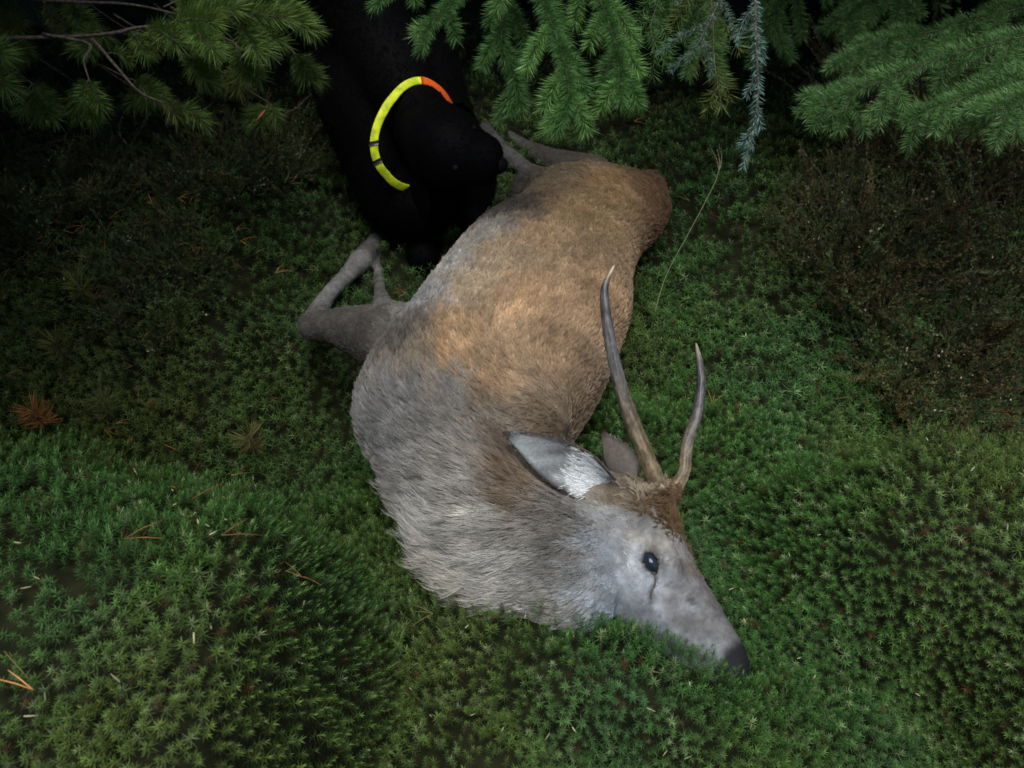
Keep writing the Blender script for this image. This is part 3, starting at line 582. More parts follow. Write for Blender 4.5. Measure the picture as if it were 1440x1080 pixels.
def build_moss():
    sp = .0088; gx, gy = np.meshgrid(np.arange(-2.5, 2.5, sp), np.arange(.12, 3.3, sp*.87)); gx[1::2] += sp/2
    x = gx.ravel(); y = gy.ravel(); N = len(x); x = x+rng.normal(size=N)*sp*.24; y = y+rng.normal(size=N)*sp*.24
    keep = np.ones(N, bool)
    wv = 1.1*(y*.70+1.0)*.62+.25                              # a margin beyond the frame on both sides
    keep &= (np.abs(x) < wv) | (rng.random(N) < .10)
    keep &= (y < 1.7) | (rng.random(N) < .55)
    dens = .55+.5*vnoise(x, y, .10, 21)+.45*vnoise(x, y, .32, 22); dens = np.clip(dens*1.1+.42, np.where((np.abs(x) > .4) & (y < 1.0), .80, .52), .98)
    back = np.clip((y-2.0)/.8, 0, 1); dens *= 1-.65*back
    bare = gauss(x, y, *P(545, 890, .06)[:2], .045, .03)+gauss(x, y, *P(770, 930, .05)[:2], .05, .025)+gauss(x, y, *P(20, 960, .38)[:2], .10, .10)*.8+gauss(x, y, *P(1380, 1040, .3)[:2], .04, .025)*.5
    dens *= np.clip(1-bare, .05, 1)
    e = .015; sl_ = np.hypot(ground_z(x+e, y)-ground_z(x-e, y), ground_z(x, y+e)-ground_z(x, y-e))/(2*e); dens *= np.clip(np.where(y < 1.0, .92, .66)*np.sqrt(1+sl_**2), 0, 1.3)      # even cover on steep banks
    keep &= rng.random(N) < dens
    x, y = x[keep], y[keep]; z = ground_z(x, y); n = len(x)
    ok = np.ones(n, bool)
    for i in range(n):
        if -1.0 < x[i] < 1.0 and .6 < y[i] < 2.5:
            for bv in (deer_bvh, dog_bvh):
                h = bv.ray_cast(Vector((x[i], y[i], z[i]-.05)), Vector((0, 0, 1)))
                if h[0] is not None and h[0].z < z[i]+.040: ok[i] = False; break
                h = bv.find_nearest(Vector((x[i], y[i], z[i]+.03)), .004)
                if h[0] is not None: ok[i] = False; break
    x, y, z = x[ok], y[ok], z[ok]; n = len(x)
    e = .02; nx = -(ground_z(x+e, y)-ground_z(x-e, y))/(2*e); ny = -(ground_z(x, y+e)-ground_z(x, y-e))/(2*e)
    up = nrm(np.stack([nx*.7, ny*.7, np.ones(n)], 1)+rng.normal(size=(n, 3))*[.16, .16, 0])
    az = rng.random(n)*2*math.pi; a = np.stack([np.cos(az), np.sin(az), 0*az], 1); a = nrm(a-up*(a*up).sum(1, keepdims=True)); b = np.cross(up, a)
    sc = np.exp(rng.normal(size=n)*.20)*np.where(y < 1.0, .84, 1.0)*(1.0+.10*vnoise(x, y, .2, 23)); hz = .75+.55*rng.random(n)+.22*vnoise(x, y, .045, 24)
    # leaf colour: deep green, olive or bluish patches, some pale tips
    g0, g1, g2, g3 = np.array([.066, .170, .036]), np.array([.125, .182, .040]), np.array([.062, .172, .060]), np.array([.200, .285, .120])
    m1 = np.clip(.35+.6*vnoise(x, y, .28, 31)-.25*x, 0, 1)[:, None]; m2 = np.clip(.3+.7*vnoise(x, y, .22, 32)+.15*x, 0, 1)[:, None]
    c = g0*(1-m1)+g1*m1; c = c*(1-.6*m2)+g2*.6*m2; pale = (rng.random(n) < .16)[:, None]*rng.random((n, 1)); c = c*(1-pale)+g3*pale
    brown = (rng.random(n) < .03)[:, None]; c = np.where(brown, np.array([.075, .048, .018]), c)*np.exp(rng.normal(size=(n, 1))*.22)
    P_ = np.stack([x, y, z], 1); px, py, dp = project(P_); near = (dp < 1.95)
    out_V, out_F, out_C = [], [], []; base = 0
    for var in range(8):
        for isn in (True, False):
            sel = np.where((np.arange(n) % 8 == var) & (near == isn))[0]
            if not len(sel): continue
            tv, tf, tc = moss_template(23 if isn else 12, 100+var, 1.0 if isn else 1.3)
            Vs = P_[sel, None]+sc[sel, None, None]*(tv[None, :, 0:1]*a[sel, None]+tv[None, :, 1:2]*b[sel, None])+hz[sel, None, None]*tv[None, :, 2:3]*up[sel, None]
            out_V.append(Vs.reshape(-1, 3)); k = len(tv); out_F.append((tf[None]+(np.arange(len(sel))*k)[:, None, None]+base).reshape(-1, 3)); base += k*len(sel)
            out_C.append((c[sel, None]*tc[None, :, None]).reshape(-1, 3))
    me = mesh_np('moss', np.concatenate(out_V), np.concatenate(out_F), M_moss, np.concatenate(out_C)); print('MOSS', n, len(me.polygons))
    tag(obj('moss', me), 'dense carpet of dark green star shaped moss over the hummocks', 'moss', kind='stuff')
build_moss()

# ------------------------------------------------------------------ conifers
def needles(axis, per_m, ln, wd, ang, col, r, taper=True, side=None, cvar=.18):
    """needle blades round a twig axis. returns V, F, C"""
    seg = np.linalg.norm(np.diff(axis, axis=0), axis=1); tot = seg.sum(); k = max(6, int(per_m*tot)); s = np.sort(r.random(k))*tot
    cum = np.concatenate([[0], np.cumsum(seg)]); i = np.clip(np.searchsorted(cum, s)-1, 0, len(seg)-1); f = (s-cum[i])/seg[i]
    p = axis[i]+(axis[i+1]-axis[i])*f[:, None]; T, A, B = frames(axis); t, a, b = T[i], A[i], B[i]; q = s/tot
    az = r.random(k)*2*math.pi; rad = a*np.cos(az)[:, None]+b*np.sin(az)[:, None]
    if side is not None: rad = nrm(rad+side)
    el = np.radians(ang+r.normal(size=k)*9-(22*np.clip((q-.8)/.2, 0, 1) if taper else 0)); d = nrm(t*np.cos(el)[:, None]+rad*np.sin(el)[:, None]+np.array([0, 0, .10]))
    l = ln*np.exp(r.normal(size=k)*.13)*(np.clip(.65+q, 0, 1) if taper else 1); w = nrm(np.cross(d, r.normal(size=(k, 3))))*wd
    m = p+d*(l*.5)[:, None]; tip = p+d*l[:, None]
    V = np.stack([p, m-w, tip, m+w], 1).reshape(-1, 3); F = np.arange(k*4).reshape(k, 4)
    c = np.repeat(np.asarray(col)[None]*np.exp(r.normal(size=(k, 1))*cvar), 4, 0)
    return V, F, c
def spray(wood, leaf, axis, r, n_side, side_len, col, ln=.017, wd=.0007, per=1700, depth=1, droop=.25, ang=52, plane=None, thick=.0035, newcol=None, bare=0.0):
    T, A, B = frames(axis); n = len(axis); pl = plane if plane is not None else np.array([0, 0, 1.])
    add_tube(wood, axis, np.linspace(thick, thick*.35, n), 5)
    b0 = int(bare*n); V, F, C = needles(axis[b0:], per, ln, wd, ang, col, r); leaf.add(V, F, C)
    for k in range(n_side):
        f = .12+.80*(k+.5*r.random())/max(1, n_side); i = min(n-2, int(f*(n-1))); s = 1 if k % 2 else -1
        sd_ = nrm(np.cross(T[i], pl))*s; L = side_len*(1.05-.62*f)*np.exp(r.normal()*.15); d = nrm(T[i]*(.75+.15*r.normal())+sd_*(.85+.15*r.normal())+np.array([0, 0, r.normal()*.12]))
        t = np.linspace(0, 1, 8)[:, None]; ax = axis[i]+d*L*t+np.array([0, 0, -1])*droop*L*t**2+sd_*-.10*L*t**2
        c2 = np.asarray(newcol if (newcol is not None and r.random() < .6) else col)*np.exp(r.normal()*.12)
        if depth > 0 and L > .06: spray(wood, leaf, ax, r, max(2, int(L/.035)), L*.55, c2, ln, wd, per, depth-1, droop, ang, pl, thick*.55, newcol)
        else:
            add_tube(wood, ax, np.linspace(thick*.5, thick*.2, 8), 4); V, F, C = needles(ax, per, ln, wd, ang, c2, r); leaf.add(V, F, C)
def place_bough(tree, pts, seed, **kw):
    r = np.random.default_rng(seed); wood, leaf = Parts(), Parts(); ax = catmull(np.array(pts), 26); spray(wood, leaf, ax, r, **kw)
    b = obj('bough', wood.mesh('bough', M_bark), tree); n = bpy.data.objects.new('needles', leaf.mesh('needles', M_needle, False)); link(n, b)
    return b
def lib_bough(seed, kind, L=1.5):
    r = np.random.default_rng(seed); wood, leaf = Parts(), Parts(); t = np.linspace(0, 1, 22)[:, None]
    ax = np.array([1., 0, 0])*L*t+np.array([0, 0, 1.])*(.10*L*t-.28*L*t**2)+np.array([0, 1., 0])*.05*r.normal()*t**2
    g = np.array([.045, .11, .03]) if kind == 'spruce' else np.array([.05, .10, .03])
    spray(wood, leaf, ax, r, 19, .56, g, ln=.026 if kind == 'spruce' else .045, wd=.0034, per=620, depth=1, thick=.014, droop=.3, newcol=g*1.3)
    return wood.mesh('bough', M_bark), leaf.mesh('needles', M_needle, False)
LIB = [lib_bough(300+i, 'spruce') for i in range(3)]; LIBP = [lib_bough(320, 'pine')]
def tree(name, label, base, height, r0, lib, n_bough, z0, reach, skip=None, seed=0, group=None):
    r = np.random.default_rng(seed); bx, by = base; bz = float(ground_z(bx, by))-.06
    e = empty(name, (bx, by, bz)); tag(e, label, 'tree', group)
    t = np.linspace(0, 1, 24)[:, None]; p = np.array([bx, by, bz])+np.hstack([.05*np.sin(t*5+seed), .05*np.cos(t*4+seed)-.05, t*height])
    pt = Parts(); rad = r0*(1-t[:, 0]*.9); rad[:2] *= [1.5, 1.2]; add_tube(pt, p, rad, 14, jitter=.05); obj('trunk', pt.mesh('trunk', M_trunk), e)
    for k in range(n_bough):
        f = (k+.5)/n_bough; z = z0+(height-z0)*f**1.1; az = k*2.39996+r.normal()*.3
        if skip and skip(z, az): continue
        sc = reach*(1-.82*f)*np.exp(r.normal()*.1)/1.5; wm, lm = lib[k % len(lib)]
        b = bpy.data.objects.new('bough', wm); link(b, e); b.location = (0, 0, z); b.scale = (sc,)*3; b.rotation_euler = (r.normal()*.1, -.15+.35*f+r.normal()*.06, az)
        n = bpy.data.objects.new('needles', lm); link(n, b)
    return e
near_front = lambda z, az: z < 1.5 and math.sin(az) < .35          # boughs that would hang in front of the lens are built singly below
GB = 'conifers added out of frame to hold back light'
spr = tree('spruce_tree', 'green spruce whose tips hang over the deer rump at top centre', (.22, 3.25), 5.5, .07, LIB, 76, 1.0, 2.2, near_front, 5)
spr2 = tree('spruce_tree', 'spruce with a level bough over the brown heather at top right', (2.05, 2.75), 5.5, .075, LIB, 64, .9, 2.1, lambda z, az: z < 1.4 and math.cos(az) < .3, 6)
pine = tree('pine_tree', 'pine with grey twigs and needle tufts in the top left corner', (-2.0, 2.75), 5.0, .07, LIBP, 36, 1.3, 1.9, lambda z, az: z < 1.4 and math.cos(az) > -.3, 7)
gA, gN, gB_ = np.array([.066, .165, .042]), np.array([.115, .25, .065]), np.array([.12, .22, .19])
D_ = lambda *q: [at(*p) for p in q]
kw = dict(n_side=8, side_len=.088, col=gA, newcol=gN, per=8500, ln=.0245, wd=.00042, depth=0, droop=.6, ang=58, thick=.0014)
place_bough(spr, D_((690, -150, 1.75), (745, -40, 1.58), (785, 60, 1.47), (800, 130, 1.42), (785, 182, 1.40)), 401, **kw)
place_bough(spr, D_((760, -150, 1.75), (830, -30, 1.58), (862, 50, 1.50), (872, 105, 1.46), (874, 142, 1.44)), 402, **kw)
place_bough(spr, D_((660, -150, 1.85), (668, -50, 1.72), (635, 5, 1.66), (606, 35, 1.62), (592, 70, 1.60)), 403, **{**kw, 'n_side': 4, 'side_len': .06})
place_bough(spr, D_((700, -120, 1.8), (712, -20, 1.7), (705, 60, 1.66), (722, 110, 1.70), (716, 160, 1.72)), 404, **{**kw, 'newcol': gA*.9})
place_bough(spr, D_((620, -130, 1.75), (570, -40, 1.68), (535, 2, 1.64)), 405, **{**kw, 'n_side': 4, 'side_len': .08})
place_bough(spr, D_((900, -140, 1.9), (930, -30, 1.75), (915, 40, 1.7), (935, 90, 1.68)), 406, **{**kw, 'newcol': gA, 'per': 1800})
# bluish hanging twig, needles bunched along it
blue = dict(n_side=0, side_len=.05, col=gB_, per=2600, ln=.0120, wd=.00055, depth=0, thick=.0028)
b = place_bough(spr, D_((1040, -140, 1.25), (1060, -30, 1.22), (1063, 60, 1.21), (1066, 130, 1.21), (1058, 185, 1.22), (1046, 234, 1.23)), 407, **{**blue, 'n_side': 6, 'side_len': .026, 'droop': .9})
place_bough(spr, D_((1010, -130, 1.55), (1015, -20, 1.45), (985, 55, 1.40), (968, 85, 1.38)), 408, **{**blue, 'col': np.array([.07, .14, .10]), 'n_side': 6, 'side_len': .10})
place_bough(spr, D_((980, -120, 1.6), (1000, 0, 1.5), (1005, 90, 1.45), (1015, 150, 1.44)), 409, **{**kw, 'col': np.array([.09, .13, .025]), 'newcol': np.array([.12, .15, .03]), 'n_side': 6, 'side_len': .08, 'per': 1700})
# right spruce
kr = dict(n_side=13, side_len=.135, col=np.array([.060, .140, .038]), newcol=np.array([.090, .195, .058]), per=5200, ln=.022, wd=.00042, depth=1, droop=.35, ang=55, thick=.0015)
place_bough(spr2, D_((1700, 20, 1.75), (1500, 40, 1.62), (1330, 80, 1.58), (1200, 130, 1.58), (1125, 158, 1.58)), 411, **kr)
place_bough(spr2, D_((1700, 90, 1.7), (1520, 100, 1.58), (1400, 125, 1.55), (1320, 150, 1.55), (1270, 172, 1.55)), 412, **kr)
place_bough(spr2, D_((1680, -40, 1.95), (1480, 0, 1.85), (1330, 40, 1.80), (1240, 60, 1.78), (1170, 92, 1.76)), 413, **kr)
place_bough(spr2, D_((1700, 140, 1.6), (1560, 120, 1.50), (1450, 135, 1.47), (1390, 160, 1.46)), 414, **{**kr, 'side_len': .12})
# pine: bare grey twigs with tufts at the ends
def tuft_branch(tree_, path, tufts, seed, thick=.006):
    r = np.random.default_rng(seed); wood, leaf = Parts(), Parts(); ax = catmull(np.array(path), 20); add_tube(wood, ax, np.linspace(thick, thick*.4, 20), 6, jitter=.06)
    for base, tip, ln, c in tufts:
        a2 = catmull(np.array([base, (base+tip)/2+np.array([0, 0, .008]), tip]), 10); add_tube(wood, a2, np.linspace(thick*.5, thick*.3, 10), 5)
        V, F, C = needles(a2[2:], 5200, ln, .0007, 50, c*1.25, r, cvar=.22); leaf.add(V, F, C)
    bo = obj('bough', wood.mesh('bough', M_bark), tree_); nn = bpy.data.objects.new('needles', leaf.mesh('needles', M_needle, False)); link(nn, bo)
pg = np.array([.092, .160, .034]); po = np.array([.110, .135, .032])
A_ = at
tuft_branch(pine, D_((-220, 60, 2.0), (-40, 55, 1.85), (130, 50, 1.78), (200, 38, 1.76), (260, 34, 1.74)),
    [(A_(200, 38, 1.76), A_(250, 60, 1.70), .045, pg), (A_(230, 36, 1.75), A_(300, 30, 1.70), .048, pg*1.15), (A_(250, 34, 1.74), A_(330, 10, 1.72), .045, pg), (A_(260, 34, 1.74), A_(300, 70, 1.68), .042, pg*1.2), (A_(260, 20, 1.8), A_(400, 25, 1.78), .045, pg*.8), (A_(300, 10, 1.8), A_(395, 60, 1.80), .040, pg*.7), (A_(180, 40, 1.8), A_(205, 75, 1.78), .035, pg)], 501)
tuft_branch(pine, D_((60, 48, 1.80), (125, 62, 1.76), (118, 85, 1.74), (126, 115, 1.72)), [(A_(125, 112, 1.72), A_(140, 146, 1.70), .030, pg), (A_(125, 112, 1.72), A_(118, 140, 1.70), .028, pg)], 502, .004)
tuft_branch(pine, D_((130, 55, 1.78), (165, 95, 1.76), (200, 132, 1.76), (250, 150, 1.78)), [(A_(240, 148, 1.78), A_(285, 170, 1.78), .038, pg*.85), (A_(225, 142, 1.78), A_(250, 165, 1.78), .035, po*.8), (A_(150, 75, 1.78), A_(180, 85, 1.8), .03, pg*.7)], 503, .004)
tuft_branch(pine, D_((-220, 0, 1.7), (-100, 60, 1.6), (-40, 90, 1.52)), [(A_(-60, 80, 1.54), A_(0, 75, 1.48), .045, pg*1.1), (A_(-40, 90, 1.52), A_(8, 120, 1.48), .042, pg)], 504)
tuft_branch(pine, D_((-150, -20, 2.0), (60, 0, 1.95), (180, 6, 1.95), (250, 20, 1.95)), [(A_(60, 0, 1.95), A_(80, 40, 1.95), .03, po*.6), (A_(230, 10, 1.95), A_(300, -10, 1.95), .045, pg)], 505, .005)
for k, (a_, b_) in enumerate([((330, 20, 1.8), (360, 70, 1.76)), ((380, -10, 1.85), (430, 40, 1.82)), ((250, -20, 1.9), (280, 60, 1.84)), ((90, 0, 2.0), (110, 30, 1.98)), ((330, 60, 1.9), (345, 105, 1.9)), ((250, 70, 1.95), (290, 115, 1.92)), ((410, 70, 1.95), (430, 110, 1.95)), ((30, 130, 2.0), (60, 160, 2.0)), ((180, 110, 2.0), (215, 130, 2.0))]):
    p0, p1 = A_(*a_), A_(*b_); tuft_branch(pine, [A_(a_[0]-90, a_[1]-50, a_[2]+.1), A_(a_[0]-40, a_[1]-20, a_[2]+.04), p0], [(p0, p1, .042, pg*(1.0-.05*k)), (p0, p0+(p1-p0)*.8+np.array([.03, 0, -.02]), .038, pg*.9)], 520+k, .003)
rp = np.random.default_rng(77)
for k in range(16):
    x0, y0, d0 = rp.uniform(-20, 440), rp.uniform(-30, 150), rp.uniform(1.95, 2.35)
    p0 = A_(x0, y0, d0); p1 = p0+np.array([rp.normal()*.04, -.04, -.03+rp.normal()*.03]); c_ = (pg if rp.random() < .7 else po)*rp.uniform(.7, 1.2)
    tuft_branch(pine, [p0+np.array([-.25, .16, .10]), p0+np.array([-.11, .07, .035]), p0], [(p0, p1, .042, c_), (p0, p0+(p1-p0)*.8+np.array([.035, 0, .01]), .040, c_*.9), (p0, p0+(p1-p0)*.8+np.array([-.035, 0, -.01]), .040, c_)], 560+k, .003)
place_bough(spr, D_((930, -140, 2.0), (960, -40, 1.9), (990, 30, 1.88), (1000, 80, 1.88)), 415, **{**kw, 'col': gA*.8, 'newcol': gA, 'n_side': 9, 'side_len': .12})
place_bough(spr, D_((1180, -160, 2.1), (1130, -50, 2.0), (1090, 20, 1.95), (1100, 70, 1.95)), 416, **{**kw, 'col': gA*.7, 'newcol': gA*.9, 'n_side': 9, 'side_len': .12})
place_bough(spr2, D_((1400, -150, 2.1), (1300, -60, 2.0), (1220, 0, 1.95), (1180, 40, 1.95)), 417, **kr)
tree('spruce_tree', 'dense spruce added out of frame at the left to shade the hollow', (-2.05, 1.75), 4.5, .07, LIB, 52, 1.7, 2.0, None, 8)  # added tree, boughs kept above the frame, there to shade the left hollow
# trees added out of frame, ahead and behind, to keep light off the clearing
for i, (x, y, h, rc) in enumerate([(-1.1, 4.3, 6.0, 1.9), (1.25, 4.5, 6.5, 2.0), (-3.0, 3.6, 6.0, 2.0), (3.2, 3.9, 6.0, 2.0), (-3.1, 1.4, 5.5, 1.8), (3.0, 1.7, 5.5, 1.9), (-2.3, -1.3, 6.5, 1.8), (.1, -2.9, 7.0, 2.0), (-3.4, -.1, 6.0, 1.7)]):
    tree('spruce_tree', 'tall spruce added out of frame round the clearing to hold back light', (x, y), h, .085, LIB, 44, .5, rc, None, 20+i, GB)

# ------------------------------------------------------------------ undergrowth
def heather(px, py, w, hgt, seed, label, nst=360, green=.45):
    r = np.random.default_rng(seed); c0 = P(px, py, .05); e = empty('heather_bush', (c0[0], c0[1], float(ground_z(c0[0], c0[1]))-.01)); tag(e, label, 'heather', 'brown heather under the right hand spruce')
    wood, leaf, fl = Parts(), Parts(), Parts()
    for k in range(nst):
        a = r.random()*2*math.pi; q = math.sqrt(r.random())*w; x, y = c0[0]+math.cos(a)*q*.7, c0[1]+math.sin(a)*q*.7; z = float(ground_z(x, y))
        lean = np.array([math.cos(a), math.sin(a), 0])*(.25+.5*q/w)+r.normal(size=3)*.2; L = hgt*(.6+.5*r.random())
        t = np.linspace(0, 1, 7)[:, None]; ax = np.array([x, y, z])+(np.array([0, 0, 1.])+lean)*L*t*.8+np.array([0, 0, -.12])*L*t**2+r.normal(size=(7, 3))*.004*t
        add_tube(wood, ax, np.linspace(.0016, .0006, 7), 4, (.4, .3, .2))
        cc = (np.array([.085, .072, .028]) if r.random() > green else np.array([.070, .105, .036]))*np.exp(r.normal()*.3)
        V, F, C = needles(ax[2:], 750, .010, .0013, 42, cc, r); leaf.add(V, F, C)
        for s in range(3):
            i = r.integers(2, 6); d = nrm(r.normal(size=3)+np.array([0, 0, .9])); sx = ax[i]+d*.05*np.linspace(0, 1, 5)[:, None]; V, F, C = needles(sx, 600, .009, .0013, 42, cc, r); leaf.add(V, F, C)
        if r.random() < .13:
            for s in range(r.integers(2, 7)):
                p = ax[r.integers(4, 7)]+r.normal(size=3)*.006; b = r.normal(size=(4, 3)); b = nrm(b)*.0032; fl.add(p+np.vstack([b, -b*.6]), np.array([[0, 1, 2], [1, 2, 3], [4, 5, 6], [0, 3, 5], [2, 6, 7], [1, 4, 7]]), np.array([.55, .47, .34])*np.exp(r.normal()*.3))
    obj('stems', wood.mesh('stems', M_bark), e); obj('leaves', leaf.mesh('leaves', M_needle, False), e)
    if fl.n: obj('flowers', fl.mesh('flowers', M_litter, False), e)['kind'] = 'stuff'
heather(1300, 270, .34, .36, 601, 'largest brown heather bush with pale dry flowers below the right spruce bough')
heather(1420, 390, .28, .32, 602, 'brown heather bush cut off by the right edge of the picture', 300)
heather(1185, 400, .20, .20, 603, 'low straggly heather bush nearest the grass stalk on the right', 220)
heather(1400, 520, .26, .16, 605, 'small dark heather bush behind the right hand moss hummock', 200)
heather(330, 250, .32, .18, 606, 'low dark heather bush under the pine twigs left of the dog', 260, .7)

heather(1290, 455, .24, .20, 609, 'brown heather bush between the grey forked twig and the right hummock', 260)
heather(60, 330, .26, .22, 607, 'dark green heather bush on the left edge under the pine', 240, .7)
heather(215, 400, .20, .12, 608, 'low green brown heather bush left of the folded foreleg', 160, .75)
def litter():
    r = np.random.default_rng(71); pt = Parts(); N = 2600
    x = r.uniform(-2, 2, N); y = r.uniform(.3, 2.8, N); pxy = project(np.stack([x, y, ground_z(x, y)], 1)); w = np.clip(1.2-(pxy[0])/420, .06, 1)*np.where(pxy[1] < 640, 1, .40)
    for i in np.where(r.random(N) < w)[0]:
        p = np.array([x[i], y[i], float(ground_z(x[i], y[i]))+.046+.014*r.random()]); a = r.random()*2*math.pi; c = np.array([.26, .12, .04])*np.exp(r.normal()*.5)*(1+.3*r.random())
        if r.random() < .3: c = np.array([.14, .13, .04])*np.exp(r.normal()*.3)
        for s in range(r.integers(1, 4)):
            d = nrm(np.array([math.cos(a+s*.45), math.sin(a+s*.45), r.normal()*.3])); L = .028+.022*r.random(); add_tube(pt, p+d*L*np.linspace(0, 1, 3)[:, None]+np.array([0, 0, .003])*np.array([[0], [1], [0]]), [.0008, .0007, .0003], 4, c)
    for i in range(160):
        x_, y_ = r.uniform(-1.1, 1.2), r.uniform(.35, 1.0); p = np.array([x_, y_, float(ground_z(x_, y_))+.044+.012*r.random()]); d = nrm(r.normal(size=3)*[1, 1, .6]); L = .006+.008*r.random()
        add_tube(pt, p+d*L*np.linspace(0, 1, 3)[:, None], [.0009, .0011, .0005], 4, np.array([.34, .33, .19])*np.exp(r.normal()*.3))
    tag(obj('needle_litter', pt.mesh('needle_litter', M_litter)), 'scattered dry rust brown pine needles on the moss', 'pine needles', kind='stuff')
litter()
def single_needles(px, py, z, dirs, col, label, name='fallen_needles', L=.045):
    c = P(px, py, z); z0 = float(ground_z(c[0], c[1]))+.052; c = P(px, py, z0); z0 = float(ground_z(c[0], c[1]))+.052; c[2] = z0; pt = Parts()
    for a, el, s in dirs:
        d = np.array([math.cos(a), math.sin(a), el]); add_tube(pt, c+d*L*s*np.linspace(0, 1, 6)[:, None]+np.array([0, 0, .004])*np.sin(np.linspace(0, math.pi, 6))[:, None], np.linspace(.0012, .0004, 6), 5, col)
    o = obj(name, pt.mesh(name, M_litter)); tag(o, label, 'pine needles'); return o
single_needles(425, 815, .22, [(2.9, .1, 1), (-.5, .15, .8), (2.5, .3, .7)], np.array([.36, .16, .05]), 'bright rust fallen needle cluster on the left moss hummock')
single_needles(105, 365, .05, [(.5, .3, 1.2), (2.4, .3, 1.1), (.1, .3, 1.2), (1.2, .4, 1)], np.array([.24, .075, .03]), 'rust red dead needle fan at the left, above the green sprig', L=.05)
def sprig(px, py, col, label, seed):
    r = np.random.default_rng(seed); c = P(px, py, .08); z = float(ground_z(c[0], c[1])); e = empty('pine_sprig', (c[0], c[1], z)); tag(e, label, 'sprig')
    ax = np.array([c[0], c[1], z])+np.array([.01, -.03, .13])*np.linspace(0, 1, 8)[:, None]; w, l = Parts(), Parts(); add_tube(w, ax, np.linspace(.0025, .0012, 8), 5)
    V, F, C = needles(ax[3:], 1500, .052, .0010, 62, col*1.3, r); l.add(V, F, C); obj('stem', w.mesh('stem', M_bark), e); obj('needles', l.mesh('needles', M_needle, False), e)
sprig(118, 405, np.array([.13, .16, .035]), 'yellow green pine sprig standing in dark moss at the left', 81)
sprig(68, 452, np.array([.11, .11, .03]), 'olive fading pine sprig nearest the left edge of the picture', 82)
rust = np.array([.38, .15, .05])
sprig(28, 300, rust*.8, 'rust brown dead pine sprig highest on the left edge', 83)
sprig(22, 520, rust, 'bright rust dead pine sprig low on the left edge', 84)
sprig(150, 320, np.array([.10, .085, .028]), 'dull brown and green pine sprig under the left pine twigs', 85)
sprig(120, 500, np.array([.085, .10, .03]), 'dull olive pine sprig inside the dark moss hollow', 86)
sprig(330, 545, np.array([.13, .11, .04]), 'pale straw pine sprig alone behind the left hummock', 87)
def blade(pts, rad, col, name, label, cat):
    pt = Parts(); c = catmull(np.array(pts), 26); add_tube(pt, c, np.linspace(rad, rad*.3, 26), 5, col); return tag(obj(name, pt.mesh(name, M_litter)), label, cat)
# tall dry grass stalk with a bent head
g0 = P(922, 415, .12); g0[2] = float(ground_z(g0[0], g0[1]))
st_ = empty('grass_stalk', tuple(g0)); tag(st_, 'tall thin dry grass stalk leaning beside the deer rump', 'grass')
dq = (at(935, 390, 1)-CAM); dep0 = float((g0-CAM)@CF)
pt = Parts(); add_tube(pt, catmull(np.array([g0, at(935, 392, dep0-.01), at(970, 325, dep0-.05), at(1003, 262, dep0-.09), at(1011, 240, dep0-.10)]), 26), np.linspace(.0009, .0006, 26), 5, np.array([.26, .26, .14])); obj('stem', pt.mesh('stem', M_litter), st_)
pt = Parts(); top_ = at(1011, 240, dep0-.10)
for q in [(1012, 225), (1008, 210), (1000, 208), (1014, 212)]: add_tube(pt, catmull(np.array([top_, (top_+at(*q, dep0-.10))/2+np.array([.004, 0, 0]), at(*q, dep0-.10)]), 8), np.linspace(.0008, .0004, 8), 4, np.array([.20, .17, .11]))
obj('seed_head', pt.mesh('seed_head', M_litter), st_)
b0 = P(318, 742, .22); b0[2] = float(ground_z(b0[0], b0[1]))+.02
dd = float((b0-CAM)@CF); blade([b0, at(332, 712, dd-.01), at(349, 678, dd-.02)], .0012, np.array([.20, .22, .07]), 'grass', 'single upright pale grass blade on the left moss hummock', 'grass')
b0 = P(238, 748, .2); b0[2] = float(ground_z(b0[0], b0[1]))+.042; dd = float((b0-CAM)@CF)
blade([at(158, 740, dd), at(200, 738, dd-.006), b0], .0012, np.array([.17, .17, .06]), 'grass', 'curved dry grass blade lying flat on the left moss hummock', 'grass')
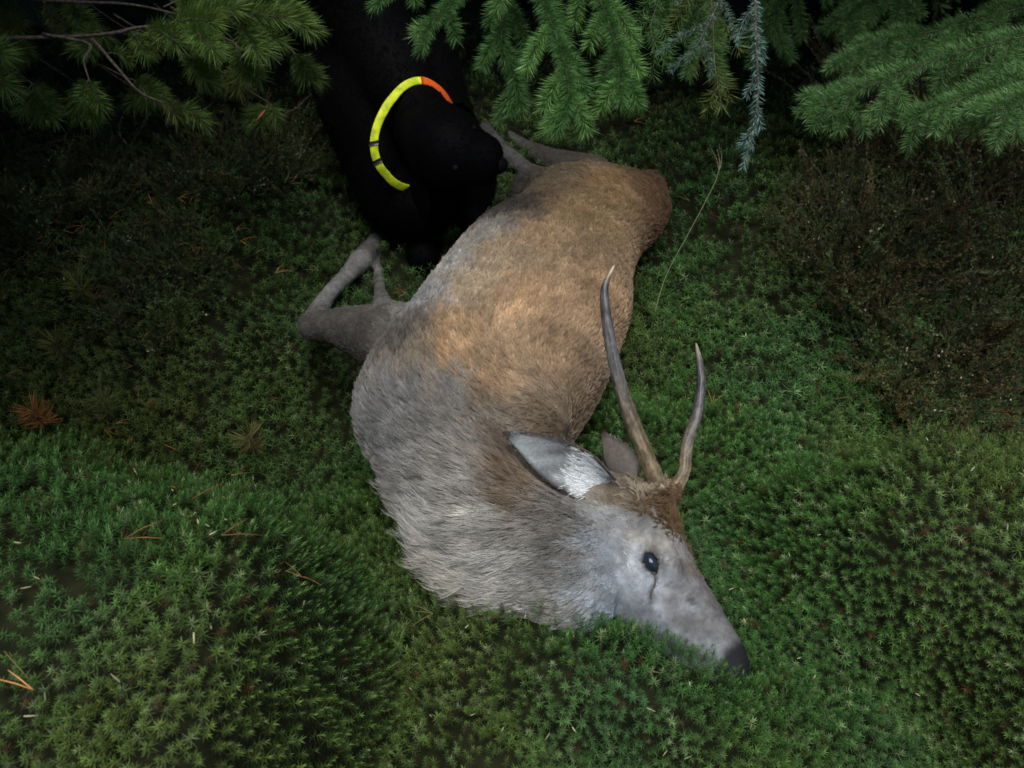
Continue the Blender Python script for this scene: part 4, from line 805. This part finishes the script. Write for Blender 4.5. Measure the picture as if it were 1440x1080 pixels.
# small orange leaf hanging by the dog
pt = Parts(); lp = [at(360, 172, 2.2), at(364, 163, 2.19), at(369, 158, 2.19), at(373, 154, 2.2)]; c = catmull(np.array(lp), 9); wv = np.array([0, .4, .8, 1, .9, .7, .45, .25, .1])*.0065
T_, A__, B__ = frames(c); V = np.stack([c-A__*wv[:, None]+B__*wv[:, None]*.4, c-B__*.0004, c+A__*wv[:, None]+B__*wv[:, None]*.4, c+B__*.0006], 1).reshape(-1, 3); pt.add(V, ring_faces(9, 4), np.array([.62, .20, .08]))
tag(obj('dead_leaf', pt.mesh('dead_leaf', M_litter)), 'small curled orange leaf caught on a stem left of the dog', 'leaf')
def twig(pts, rad, label, seed, subs=3):
    r = np.random.default_rng(seed); e = empty('dead_twig', tuple(pts[0])); tag(e, label, 'twig', 'bare dead twigs on the forest floor'); pt = Parts(); c = catmull(np.array(pts), 22)+r.normal(size=(22, 3))*.002; add_tube(pt, c, np.linspace(rad, rad*.4, 22), 6, jitter=.08); obj('stem', pt.mesh('stem', M_bark), e)
    for k in range(subs):
        i = r.integers(5, 18); d = nrm(np.gradient(c, axis=0)[i]+r.normal(size=3)*.02); L = .05+.05*r.random(); pt = Parts(); add_tube(pt, c[i]+d*L*np.linspace(0, 1, 6)[:, None]+r.normal(size=(6, 3))*.002, np.linspace(rad*.5, rad*.2, 6), 5); obj('side_twig', pt.mesh('side_twig', M_bark), e)
GZ = lambda px, py, h: (lambda p: np.array([p[0], p[1], float(ground_z(p[0], p[1]))+h]))(P(px, py, .08+h))
twig([GZ(1120, 240, .10), GZ(1148, 290, .06), GZ(1165, 330, .05), GZ(1172, 365, .03)], .003, 'grey forked dead twig beside the heather on the right', 91)
twig([GZ(20, 190, .06), GZ(80, 176, .07), GZ(130, 192, .05), GZ(180, 205, .05)], .005, 'dark arched dead twig under the pine at the left', 92)
twig([GZ(0, 240, .03), GZ(40, 262, .03), GZ(90, 270, .02)], .005, 'grey dead twig at the left edge below the pine', 93, 2)
twig([GZ(370, 160, .18), GZ(405, 125, .2), GZ(450, 95, .22), GZ(500, 80, .22)], .003, 'thin dark twig slanting past the dog shoulder', 94, 2)
